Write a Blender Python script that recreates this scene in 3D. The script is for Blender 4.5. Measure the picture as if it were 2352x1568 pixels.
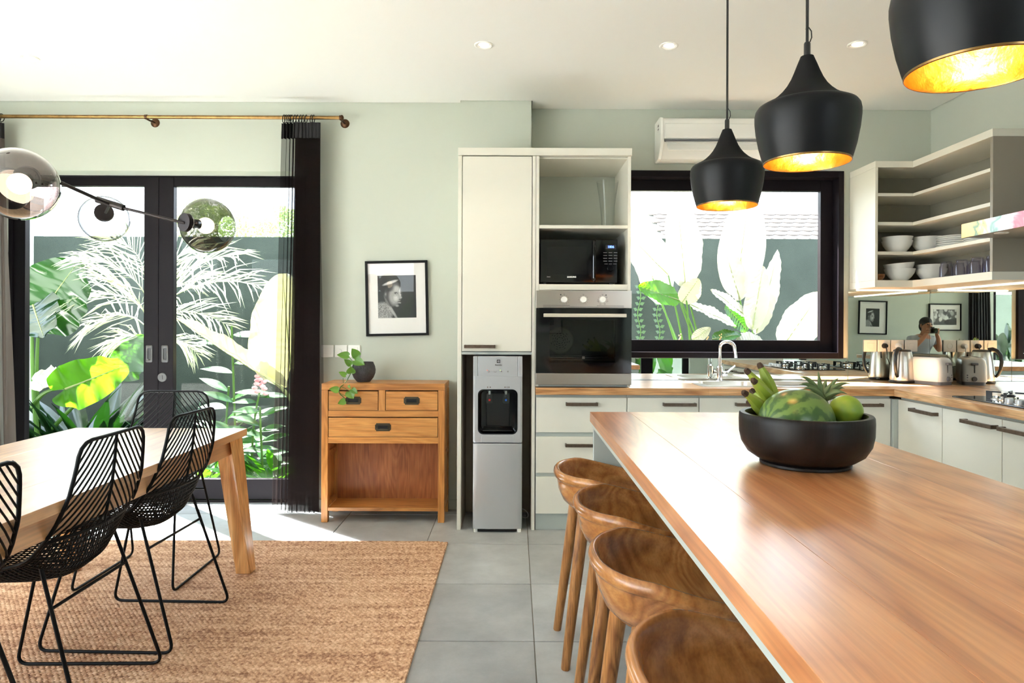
import bpy, bmesh, math, random
import numpy as np
from mathutils import Vector, Matrix, Quaternion
PI = math.pi
for _o in list(bpy.data.objects):
    bpy.data.objects.remove(_o, do_unlink=True)
SC = bpy.context.scene
COL = SC.collection

# ------------------------------------------------------------------ camera, sky, sun, exposure
FPX, PX0, PY0, ROLL, EYE = 1540.0, 1182.0, 745.0, 0.004, 1.30      # measured on the 2352 x 1568 frame
cam_d = bpy.data.cameras.new('camera')
cam_d.sensor_width = 36.0
cam_d.lens = FPX / 2352.0 * 36.0
cam_d.shift_x = -(PX0 - 1176.0) / 2352.0
cam_d.shift_y = -(784.0 - PY0) / 2352.0
cam_d.clip_start = 0.05
cam_d.clip_end = 200
cam = bpy.data.objects.new('camera', cam_d)
cam.location = (0, 0, EYE)
cam.rotation_euler = (PI / 2, -ROLL, 0)
COL.objects.link(cam)
SC.camera = cam

world = bpy.data.worlds.new('sky')
SC.world = world
world.use_nodes = True
wn = world.node_tree.nodes
wl = world.node_tree.links
wn.clear()
w_out = wn.new('ShaderNodeOutputWorld')
w_bg = wn.new('ShaderNodeBackground')
w_tc = wn.new('ShaderNodeTexCoord')
w_sep = wn.new('ShaderNodeSeparateXYZ')
w_ramp = wn.new('ShaderNodeValToRGB')
w_ramp.color_ramp.elements[0].position = 0.0
w_ramp.color_ramp.elements[0].color = (0.86, 0.92, 1.0, 1)
w_ramp.color_ramp.elements[1].position = 0.8
w_ramp.color_ramp.elements[1].color = (0.66, 0.81, 1.0, 1)
wl.new(w_tc.outputs['Generated'], w_sep.inputs[0])
wl.new(w_sep.outputs['Z'], w_ramp.inputs[0])
wl.new(w_ramp.outputs[0], w_bg.inputs['Color'])
wl.new(w_bg.outputs[0], w_out.inputs[0])
w_bg.inputs['Strength'].default_value = 9.0

sun_d = bpy.data.lights.new('sun', 'SUN')
sun_d.energy = 78.0
sun_d.color = (1.0, 0.98, 0.96)
sun_d.angle = math.radians(0.9)
sun = bpy.data.objects.new('sun', sun_d)
sun.rotation_euler = Vector((0.43, -0.36, -0.83)).to_track_quat('-Z', 'Y').to_euler()
sun.location = (-4, 12, 12)
COL.objects.link(sun)

SC.view_settings.view_transform = 'Standard'
SC.view_settings.look = 'None'
SC.view_settings.gamma = 1.0
SC.view_settings.use_curve_mapping = False
SC.view_settings.exposure = 0.2
SC.cycles.max_bounces = 12
SC.cycles.diffuse_bounces = 6
SC.cycles.glossy_bounces = 6
SC.cycles.transparent_max_bounces = 24
SC.cycles.transmission_bounces = 8
SC.cycles.caustics_reflective = False
SC.cycles.caustics_refractive = False
SC.cycles.sample_clamp_indirect = 40.0


def portal(name, loc, size, direction):
    """sky portal: guides the sampling of the sky through an opening, adds no light of its own"""
    d = bpy.data.lights.new(name, 'AREA')
    d.shape = 'RECTANGLE'
    d.size, d.size_y = size
    d.cycles.is_portal = True
    o = bpy.data.objects.new(name, d)
    o.location = loc
    o.rotation_euler = Vector(direction).to_track_quat('-Z', 'Z').to_euler()
    COL.objects.link(o)


portal('sky_portal', (-2.57, 5.02, 1.2), (2.3, 2.4), (0, -1, 0))
portal('sky_portal', (1.52, 5.05, 1.74), (1.7, 1.25), (0, -1, 0))
portal('sky_portal', (-2.87, -0.90, 1.2), (2.8, 2.4), (0, 1, 0))
portal('sky_portal', (2.05, -0.90, 1.25), (1.3, 2.3), (0, 1, 0))
portal('sky_portal', (-4.60, 0.80, 1.25), (3.0, 2.5), (1, 0, 0))


def at(px, py, Y):
    """a photograph pixel taken to the world point that lies at depth Y"""
    dx, dy = px - PX0, py - PY0
    return Vector(((dx + ROLL * dy) / FPX * Y, Y, EYE - (dy - ROLL * dx) / FPX * Y))


# ------------------------------------------------------------------ materials
def srgb(r, g=None, b=None):
    if g is None:
        r, g, b = r
    f = lambda v: (v / 255 / 12.92) if v / 255 <= 0.04045 else ((v / 255 + 0.055) / 1.055) ** 2.4
    return (f(r), f(g), f(b), 1.0)


def mat(name, color, rough=0.5, metal=0.0, spec=0.5, coat=0.0, emit=None, emit_s=0.0, bump=None, vary=None, obj_vary=0.0):
    """principled material; bump=(scale, strength); vary=(scale, amount) gives blotches of value"""
    m = bpy.data.materials.new(name)
    m.use_nodes = True
    nt = m.node_tree
    p = nt.nodes['Principled BSDF']
    p.inputs['Base Color'].default_value = color
    p.inputs['Roughness'].default_value = rough
    p.inputs['Metallic'].default_value = metal
    p.inputs['Specular IOR Level'].default_value = spec
    p.inputs['Coat Weight'].default_value = coat
    p.inputs['Coat Roughness'].default_value = 0.08
    if emit:
        p.inputs['Emission Color'].default_value = emit
        p.inputs['Emission Strength'].default_value = emit_s
    tc = nt.nodes.new('ShaderNodeTexCoord')
    if vary or obj_vary:
        hsv = nt.nodes.new('ShaderNodeHueSaturation')
        hsv.inputs['Color'].default_value = color
        val = None
        if vary:
            nz = nt.nodes.new('ShaderNodeTexNoise')
            nz.inputs['Scale'].default_value = vary[0]
            nz.inputs['Detail'].default_value = 5
            nt.links.new(tc.outputs['Object'], nz.inputs['Vector'])
            mr = nt.nodes.new('ShaderNodeMapRange')
            mr.inputs['From Min'].default_value = 0.3
            mr.inputs['From Max'].default_value = 0.7
            mr.inputs['To Min'].default_value = 1 - vary[1]
            mr.inputs['To Max'].default_value = 1 + vary[1]
            nt.links.new(nz.outputs['Fac'], mr.inputs['Value'])
            val = mr.outputs[0]
        if obj_vary:
            oi = nt.nodes.new('ShaderNodeObjectInfo')
            mr2 = nt.nodes.new('ShaderNodeMapRange')
            mr2.inputs['To Min'].default_value = 1 - obj_vary
            mr2.inputs['To Max'].default_value = 1 + obj_vary
            nt.links.new(oi.outputs['Random'], mr2.inputs['Value'])
            if val is None:
                val = mr2.outputs[0]
            else:
                mu = nt.nodes.new('ShaderNodeMath')
                mu.operation = 'MULTIPLY'
                nt.links.new(val, mu.inputs[0])
                nt.links.new(mr2.outputs[0], mu.inputs[1])
                val = mu.outputs[0]
        nt.links.new(val, hsv.inputs['Value'])
        nt.links.new(hsv.outputs[0], p.inputs['Base Color'])
    if bump:
        nb = nt.nodes.new('ShaderNodeTexNoise')
        nb.inputs['Scale'].default_value = bump[0]
        nb.inputs['Detail'].default_value = 4
        nt.links.new(tc.outputs['Object'], nb.inputs['Vector'])
        b = nt.nodes.new('ShaderNodeBump')
        b.inputs['Strength'].default_value = bump[1]
        b.inputs['Distance'].default_value = 0.01
        nt.links.new(nb.outputs['Fac'], b.inputs['Height'])
        nt.links.new(b.outputs[0], p.inputs['Normal'])
    return m


def wood(name, dark, mid, light, axis='x', scale=1.0, rough=0.35, coat=0.0, bump=0.15, grain=0.35, spec=0.5, coat_rough=0.22, coat_ior=1.6):
    m = bpy.data.materials.new(name)
    m.use_nodes = True
    nt = m.node_tree
    L = nt.links.new
    p = nt.nodes['Principled BSDF']
    p.inputs['Roughness'].default_value = rough
    p.inputs['Coat Weight'].default_value = coat
    p.inputs['Coat Roughness'].default_value = coat_rough
    p.inputs['Coat IOR'].default_value = coat_ior
    p.inputs['Specular IOR Level'].default_value = spec
    tc = nt.nodes.new('ShaderNodeTexCoord')
    oi = nt.nodes.new('ShaderNodeObjectInfo')
    sh = nt.nodes.new('ShaderNodeVectorMath')
    sh.operation = 'SCALE'
    sh.inputs[0].default_value = (13.0, 29.0, 7.0)
    L(oi.outputs['Random'], sh.inputs['Scale'])
    ad = nt.nodes.new('ShaderNodeVectorMath')
    L(tc.outputs['Object'], ad.inputs[0])
    L(sh.outputs[0], ad.inputs[1])

    def mapped(along, across):
        mp = nt.nodes.new('ShaderNodeMapping')
        s = [across * scale] * 3
        s['xyz'.index(axis)] = along * scale
        mp.inputs['Scale'].default_value = s
        L(ad.outputs[0], mp.inputs['Vector'])
        return mp.outputs[0]
    n1 = nt.nodes.new('ShaderNodeTexNoise')
    n1.inputs['Scale'].default_value = 1.0
    n1.inputs['Detail'].default_value = 7
    n1.inputs['Roughness'].default_value = 0.6
    n1.inputs['Distortion'].default_value = 1.1
    L(mapped(1.1, 9.0), n1.inputs['Vector'])
    # cathedral figure: contour lines of a slow noise
    n2 = nt.nodes.new('ShaderNodeTexNoise')
    n2.inputs['Scale'].default_value = 1.0
    n2.inputs['Detail'].default_value = 2
    n2.inputs['Distortion'].default_value = 0.4
    L(mapped(0.8, 4.2), n2.inputs['Vector'])
    mu = nt.nodes.new('ShaderNodeMath')
    mu.operation = 'MULTIPLY'
    mu.inputs[1].default_value = 26.0
    L(n2.outputs['Fac'], mu.inputs[0])
    fr = nt.nodes.new('ShaderNodeMath')
    fr.operation = 'PINGPONG'
    fr.inputs[1].default_value = 1.0
    L(mu.outputs[0], fr.inputs[0])
    mixf = nt.nodes.new('ShaderNodeMath')
    mixf.operation = 'MULTIPLY_ADD'
    mixf.inputs[1].default_value = 0.22
    L(fr.outputs[0], mixf.inputs[0])
    sc2 = nt.nodes.new('ShaderNodeMath')
    sc2.operation = 'MULTIPLY_ADD'
    sc2.inputs[1].default_value = 0.9
    sc2.inputs[2].default_value = -0.06
    L(n1.outputs['Fac'], sc2.inputs[0])
    L(sc2.outputs[0], mixf.inputs[2])
    rp = nt.nodes.new('ShaderNodeValToRGB')
    e = rp.color_ramp.elements
    e[0].position, e[0].color = 0.28, dark
    e[1].position, e[1].color = 0.74, light
    x = e.new(0.5)
    x.color = mid
    L(mixf.outputs[0], rp.inputs[0])
    n3 = nt.nodes.new('ShaderNodeTexNoise')
    n3.inputs['Scale'].default_value = 1.0
    n3.inputs['Detail'].default_value = 3
    L(mapped(5.0, 150.0), n3.inputs['Vector'])
    r3 = nt.nodes.new('ShaderNodeMapRange')
    r3.inputs['From Min'].default_value = 0.35
    r3.inputs['From Max'].default_value = 0.6
    r3.inputs['To Min'].default_value = 1.0 - grain
    r3.inputs['To Max'].default_value = 1.06
    L(n3.outputs['Fac'], r3.inputs['Value'])
    oiv = nt.nodes.new('ShaderNodeMapRange')
    oiv.inputs['To Min'].default_value = 0.92
    oiv.inputs['To Max'].default_value = 1.07
    L(oi.outputs['Random'], oiv.inputs['Value'])
    mv = nt.nodes.new('ShaderNodeMath')
    mv.operation = 'MULTIPLY'
    L(r3.outputs[0], mv.inputs[0])
    L(oiv.outputs[0], mv.inputs[1])
    hs = nt.nodes.new('ShaderNodeHueSaturation')
    L(rp.outputs[0], hs.inputs['Color'])
    L(mv.outputs[0], hs.inputs['Value'])
    L(hs.outputs[0], p.inputs['Base Color'])
    if bump:
        b = nt.nodes.new('ShaderNodeBump')
        b.inputs['Strength'].default_value = bump
        b.inputs['Distance'].default_value = 0.002
        L(n3.outputs['Fac'], b.inputs['Height'])
        L(b.outputs[0], p.inputs['Normal'])
    return m


def thin_glass(name, tint=(1, 1, 1, 1), edge=None, refl=1.0, rough=0.0, ior=1.45, edge_blend=0.3):
    """one-sheet glass: tinted see-through plus a mirror reflection that grows at grazing angles"""
    m = bpy.data.materials.new(name)
    m.use_nodes = True
    nt = m.node_tree
    L = nt.links.new
    nt.nodes.remove(nt.nodes['Principled BSDF'])
    out = nt.nodes['Material Output']
    tr = nt.nodes.new('ShaderNodeBsdfTransparent')
    tr.inputs[0].default_value = tint
    gl = nt.nodes.new('ShaderNodeBsdfGlossy')
    gl.inputs['Roughness'].default_value = rough
    lf = nt.nodes.new('ShaderNodeLayerWeight')           # facing = 1 - cos, the same from both sides
    lf.inputs['Blend'].default_value = 0.5
    pw = nt.nodes.new('ShaderNodeMath')
    pw.operation = 'POWER'
    pw.inputs[1].default_value = 5.0
    L(lf.outputs['Facing'], pw.inputs[0])
    f0 = ((ior - 1) / (ior + 1)) ** 2
    fz = nt.nodes.new('ShaderNodeMath')
    fz.operation = 'MULTIPLY_ADD'
    fz.inputs[1].default_value = 1 - f0
    fz.inputs[2].default_value = f0
    L(pw.outputs[0], fz.inputs[0])
    if edge:
        lw = nt.nodes.new('ShaderNodeLayerWeight')
        lw.inputs['Blend'].default_value = edge_blend
        mx = nt.nodes.new('ShaderNodeMix')
        mx.data_type = 'RGBA'
        mx.inputs[6].default_value = tint
        mx.inputs[7].default_value = edge
        L(lw.outputs['Facing'], mx.inputs[0])
        L(mx.outputs[2], tr.inputs[0])
    mul = nt.nodes.new('ShaderNodeMath')
    mul.operation = 'MULTIPLY'
    mul.inputs[1].default_value = refl
    mul.use_clamp = True
    L(fz.outputs[0], mul.inputs[0])
    ms = nt.nodes.new('ShaderNodeMixShader')
    L(mul.outputs[0], ms.inputs[0])
    L(tr.outputs[0], ms.inputs[1])
    L(gl.outputs[0], ms.inputs[2])
    L(ms.outputs[0], out.inputs[0])
    return m


def leaf_mat(name, col, trans, t_fac=0.4, rough=0.35, vein=None, gloss=0.06):
    m = bpy.data.materials.new(name)
    m.use_nodes = True
    nt = m.node_tree
    L = nt.links.new
    nt.nodes.remove(nt.nodes['Principled BSDF'])
    out = nt.nodes['Material Output']
    df = nt.nodes.new('ShaderNodeBsdfDiffuse')
    tl = nt.nodes.new('ShaderNodeBsdfTranslucent')
    tl.inputs[0].default_value = trans
    gl = nt.nodes.new('ShaderNodeBsdfGlossy')
    gl.inputs['Roughness'].default_value = rough
    tc = nt.nodes.new('ShaderNodeTexCoord')
    nz = nt.nodes.new('ShaderNodeTexNoise')
    nz.inputs['Scale'].default_value = 5
    nz.inputs['Detail'].default_value = 3
    L(tc.outputs['Object'], nz.inputs['Vector'])
    mr = nt.nodes.new('ShaderNodeMapRange')
    mr.inputs['To Min'].default_value = 0.6
    mr.inputs['To Max'].default_value = 1.4
    L(nz.outputs['Fac'], mr.inputs['Value'])
    hs = nt.nodes.new('ShaderNodeHueSaturation')
    hs.inputs['Color'].default_value = col
    L(mr.outputs[0], hs.inputs['Value'])
    L(hs.outputs[0], df.inputs[0])
    a = nt.nodes.new('ShaderNodeMixShader')
    a.inputs[0].default_value = t_fac
    L(df.outputs[0], a.inputs[1])
    L(tl.outputs[0], a.inputs[2])
    b = nt.nodes.new('ShaderNodeMixShader')
    b.inputs[0].default_value = gloss
    L(a.outputs[0], b.inputs[1])
    L(gl.outputs[0], b.inputs[2])
    L(b.outputs[0], out.inputs[0])
    return m


def sheer_mat(name, col, see=0.3):
    m = bpy.data.materials.new(name)
    m.use_nodes = True
    nt = m.node_tree
    L = nt.links.new
    nt.nodes.remove(nt.nodes['Principled BSDF'])
    out = nt.nodes['Material Output']
    df = nt.nodes.new('ShaderNodeBsdfDiffuse')
    df.inputs[0].default_value = col
    tl = nt.nodes.new('ShaderNodeBsdfTranslucent')
    tl.inputs[0].default_value = col
    tr = nt.nodes.new('ShaderNodeBsdfTransparent')
    a = nt.nodes.new('ShaderNodeMixShader')
    a.inputs[0].default_value = 0.35
    L(df.outputs[0], a.inputs[1])
    L(tl.outputs[0], a.inputs[2])
    b = nt.nodes.new('ShaderNodeMixShader')
    b.inputs[0].default_value = see
    L(a.outputs[0], b.inputs[1])
    L(tr.outputs[0], b.inputs[2])
    L(b.outputs[0], out.inputs[0])
    return m


def attr_mat(name, attr='Col', rough=0.4):
    m = bpy.data.materials.new(name)
    m.use_nodes = True
    nt = m.node_tree
    p = nt.nodes['Principled BSDF']
    p.inputs['Roughness'].default_value = rough
    a = nt.nodes.new('ShaderNodeAttribute')
    a.attribute_name = attr
    nt.links.new(a.outputs['Color'], p.inputs['Base Color'])
    return m


def emit_mat(name, col, s):
    m = bpy.data.materials.new(name)
    m.use_nodes = True
    nt = m.node_tree
    nt.nodes.remove(nt.nodes['Principled BSDF'])
    e = nt.nodes.new('ShaderNodeEmission')
    e.inputs[0].default_value = col
    e.inputs[1].default_value = s
    nt.links.new(e.outputs[0], nt.nodes['Material Output'].inputs[0])
    return m


M = {}
M['sage'] = mat('sage_paint', srgb(193, 198, 187), 0.75, spec=0.25, bump=(180, 0.04))
M['white_paint'] = mat('white_ceiling_paint', srgb(236, 236, 232), 0.85, spec=0.2)
M['grout'] = mat('grout', srgb(128, 124, 114), 0.9)
M['cream'] = mat('cream_lacquer', srgb(226, 223, 211), 0.32, spec=0.5)
M['cream_shelf'] = mat('cream_shelf_board', srgb(226, 222, 208), 0.42)
M['pale_green'] = mat('pale_green_carcass', srgb(180, 187, 182), 0.4)
M['niche'] = mat('alcove_board', srgb(186, 172, 156), 0.6)
M['dark_frame'] = mat('dark_stained_timber', srgb(24, 19, 23), 0.42, spec=0.12, bump=(60, 0.03))
M['black'] = mat('black_powder_coat', srgb(9, 9, 10), 0.5, spec=0.2)
M['black_gloss'] = mat('black_gloss', srgb(8, 8, 10), 0.06, spec=0.6)
M['black_plastic'] = mat('black_plastic', srgb(20, 20, 20), 0.3)
M['matte_black'] = mat('matte_black_metal', srgb(11, 11, 14), 0.42, spec=0.25)
M['black_soft'] = mat('black_chalky_metal', srgb(26, 25, 25), 0.8, spec=0.15)
M['pewter'] = mat('satin_pewter', srgb(112, 112, 112), 0.55, 0.8)
M['steel'] = mat('brushed_steel', srgb(190, 184, 176), 0.28, 1.0)
M['chrome'] = mat('chrome', srgb(225, 225, 228), 0.06, 1.0)
M['silver'] = mat('silver_plastic', srgb(196, 198, 202), 0.34, 0.55)
M['brass'] = mat('aged_brass', srgb(150, 118, 74), 0.32, 1.0, vary=(30, 0.25))
M['rod_dark'] = mat('dark_lamp_rod', srgb(44, 38, 38), 0.4, 0.7)
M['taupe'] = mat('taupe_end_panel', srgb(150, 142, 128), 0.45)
M['picture_glass'] = thin_glass('picture_glass', (1, 1, 1, 1), refl=0.8)
M['bronze'] = mat('dark_bronze', srgb(88, 62, 44), 0.4, 0.9)
M['pull'] = mat('bronzed_bar_pull', srgb(112, 96, 84), 0.35, 0.9, vary=(60, 0.2))
M['antique'] = mat('antique_iron_pull', srgb(84, 76, 62), 0.42, 0.9)
M['mirror'] = mat('mirror_glass', (0.80, 0.84, 0.80, 1), 0.0, 1.0)
M['pane'] = thin_glass('window_glass', (0.97, 0.985, 0.98, 1), refl=0.2)
M['globe_clear'] = thin_glass('clear_globe_glass', (0.96, 0.965, 0.97, 1), edge=(0.02, 0.022, 0.025, 1), edge_blend=0.5, refl=1.2)
M['clear'] = thin_glass('clear_glass', (0.985, 0.99, 0.99, 1), edge=(0.70, 0.72, 0.74, 1), edge_blend=0.2)
M['smoky'] = thin_glass('smoky_glass', (0.30, 0.29, 0.26, 1), edge=(0.16, 0.15, 0.14, 1), refl=1.5, edge_blend=0.25)
M['mauve'] = thin_glass('mauve_mirrored_glass', (0.52, 0.45, 0.43, 1), edge=(0.34, 0.28, 0.27, 1), refl=5.0, edge_blend=0.35)
M['violet_glass'] = thin_glass('violet_tumbler_glass', (0.95, 0.945, 0.985, 1), edge=(0.74, 0.72, 0.86, 1), edge_blend=0.25)
M['oven_glass'] = thin_glass('oven_door_glass', (0.48, 0.49, 0.48, 1), refl=1.4)
M['teak_y'] = wood('teak_island', srgb(174, 104, 60), srgb(206, 136, 84), srgb(224, 160, 108), 'y', .7, 0.34, coat=1.0, bump=.05, grain=.14, coat_rough=.27, coat_ior=2.0)
M['teak_table'] = wood('teak_dining_table', srgb(188, 134, 84), srgb(216, 166, 112), srgb(230, 186, 134), 'y', .8, 0.40, coat=1.0, bump=.05, grain=.15, coat_rough=.36, coat_ior=2.3)
M['teak_leg'] = wood('teak_table_leg', srgb(190, 132, 76), srgb(218, 164, 104), srgb(232, 184, 128), 'z', 1.0, 0.32, grain=.2)
M['teak_x'] = wood('teak_worktop_across', srgb(160, 102, 56), srgb(202, 150, 98), srgb(220, 174, 124), 'x', 1.0, 0.28, coat=0.2)
M['teak_yr'] = wood('teak_worktop_along', srgb(170, 116, 70), srgb(214, 168, 120), srgb(228, 190, 146), 'y', 1.0, 0.28, coat=0.2)
M['honey_x'] = wood('honey_teak_across', srgb(166, 106, 50), srgb(196, 132, 68), srgb(210, 150, 82), 'x', 1.2, 0.35, grain=.2)
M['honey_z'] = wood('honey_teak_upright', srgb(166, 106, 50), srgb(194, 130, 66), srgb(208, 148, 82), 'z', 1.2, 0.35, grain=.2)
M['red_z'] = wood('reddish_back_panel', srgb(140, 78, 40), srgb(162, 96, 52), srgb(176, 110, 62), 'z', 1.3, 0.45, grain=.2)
M['stool'] = wood('stool_teak', srgb(138, 84, 44), srgb(174, 115, 63), srgb(194, 137, 81), 'y', 1.0, 0.24, coat=0.3, grain=.12)
M['stool_leg'] = wood('stool_leg_teak', srgb(118, 70, 34), srgb(172, 116, 64), srgb(196, 140, 84), 'z', 1.6, 0.35)
M['black_wood'] = wood('black_stained_wood', srgb(10, 7, 6), srgb(17, 13, 12), srgb(27, 21, 18), 'z', 1.5, 0.42, coat=0.0, spec=0.3)
M['small_wood'] = wood('small_wooden_bowl', srgb(120, 70, 36), srgb(176, 116, 70), srgb(200, 144, 96), 'x', 4, 0.4)
M['porcelain'] = mat('white_porcelain', srgb(238, 238, 234), 0.15)
M['white_plastic'] = mat('white_plastic', srgb(238, 237, 232), 0.28)
M['cream_plastic'] = mat('cream_plastic', srgb(238, 230, 214), 0.3)
M['mat_board'] = mat('white_mount_board', srgb(232, 230, 228), 0.9)
M['photo'] = attr_mat('silver_print', rough=0.5)
M['grey_plastic'] = mat('grey_plastic', srgb(120, 120, 124), 0.4)
M['stone_pot'] = mat('black_stone_pot', srgb(66, 64, 66), 0.6, vary=(25, 0.3), bump=(90, 0.5))
M['soil'] = mat('soil', srgb(58, 44, 34), 0.95, bump=(60, 0.6))
M['white_ink'] = mat('white_ink', srgb(235, 235, 235), 0.5)
M['dark_ink'] = mat('dark_ink', srgb(40, 38, 36), 0.5)
M['red_ink'] = mat('red_ink', srgb(180, 30, 24), 0.4)
M['blue_ink'] = mat('blue_ink', srgb(30, 90, 180), 0.4)
M['led_blue'] = emit_mat('blue_display_light', (0.12, 0.22, 1.0, 1), 4.0)
M['led_red'] = emit_mat('red_indicator_light', (1.0, 0.12, 0.08, 1), 2.0)
M['led_green'] = emit_mat('green_indicator_light', (0.7, 1.0, 0.2, 1), 2.0)
M['led_warm'] = emit_mat('warm_strip_light', (1.0, 0.88, 0.70, 1), 4.5)
M['downlight'] = emit_mat('downlight_glow', (1.0, 0.86, 0.66, 1), 12.0)
M['bulb'] = emit_mat('warm_bulb_glow', (1.0, 0.76, 0.46, 1), 60.0)
M['bulb_soft'] = emit_mat('frosted_bulb_glow', (1.0, 0.80, 0.58, 1), 8.0)
M['gold'] = mat('hammered_gold_leaf', srgb(232, 172, 84), 0.34, 1.0, vary=(28, 0.18), bump=(30, 0.35))
M['garden_wall'] = mat('dark_green_render', srgb(62, 69, 64), 0.95, spec=0.1, bump=(160, 0.6), vary=(3, 0.12))
M['white_wall_out'] = mat('white_outdoor_render', srgb(226, 228, 222), 0.9)
M['earth'] = mat('garden_earth', srgb(72, 60, 46), 1.0, bump=(20, 0.6))
M['paving'] = mat('outdoor_paving', srgb(214, 210, 200), 0.8, bump=(60, 0.3))
M['roof_tile'] = mat('pale_roof_tile', srgb(112, 104, 98), 0.9, obj_vary=0.08)
M['sheer_black'] = sheer_mat('black_sheer_cloth', srgb(40, 33, 32), 0.40)
M['sheer_grey'] = sheer_mat('grey_sheer_cloth', srgb(110, 100, 94), 0.18)
M['curtain_tape'] = mat('curtain_heading_cloth', srgb(24, 22, 24), 0.85)
M['leaf_dark'] = leaf_mat('dark_glossy_leaf', srgb(16, 44, 18), srgb(40, 96, 16), 0.07, 0.22, gloss=0.09)
M['leaf_mid'] = leaf_mat('mid_green_leaf', srgb(36, 80, 22), srgb(84, 156, 22), 0.35)
M['leaf_lime'] = leaf_mat('lime_backlit_leaf', srgb(48, 100, 16), srgb(112, 178, 24), 0.6, gloss=0.02)
M['leaf_palm'] = leaf_mat('palm_leaflet', srgb(182, 187, 156), srgb(180, 190, 136), 0.3)
M['leaf_wax'] = leaf_mat('waxy_white_leaf', srgb(178, 176, 164), srgb(176, 172, 136), 0.3, 0.4)
M['leaf_cream'] = leaf_mat('pale_yellow_leaf', srgb(206, 202, 180), srgb(190, 186, 110), 0.35)
M['stem'] = mat('green_stem', srgb(74, 112, 36), 0.5)
M['stem_pale'] = mat('pale_stem', srgb(140, 148, 98), 0.5)
M['petal'] = mat('pink_petal', srgb(236, 170, 178), 0.6)
M['spike'] = mat('tan_flower_spike', srgb(196, 150, 96), 0.7)
M['pothos'] = leaf_mat('pothos_leaf', srgb(96, 150, 52), srgb(150, 200, 70), 0.3)


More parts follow.
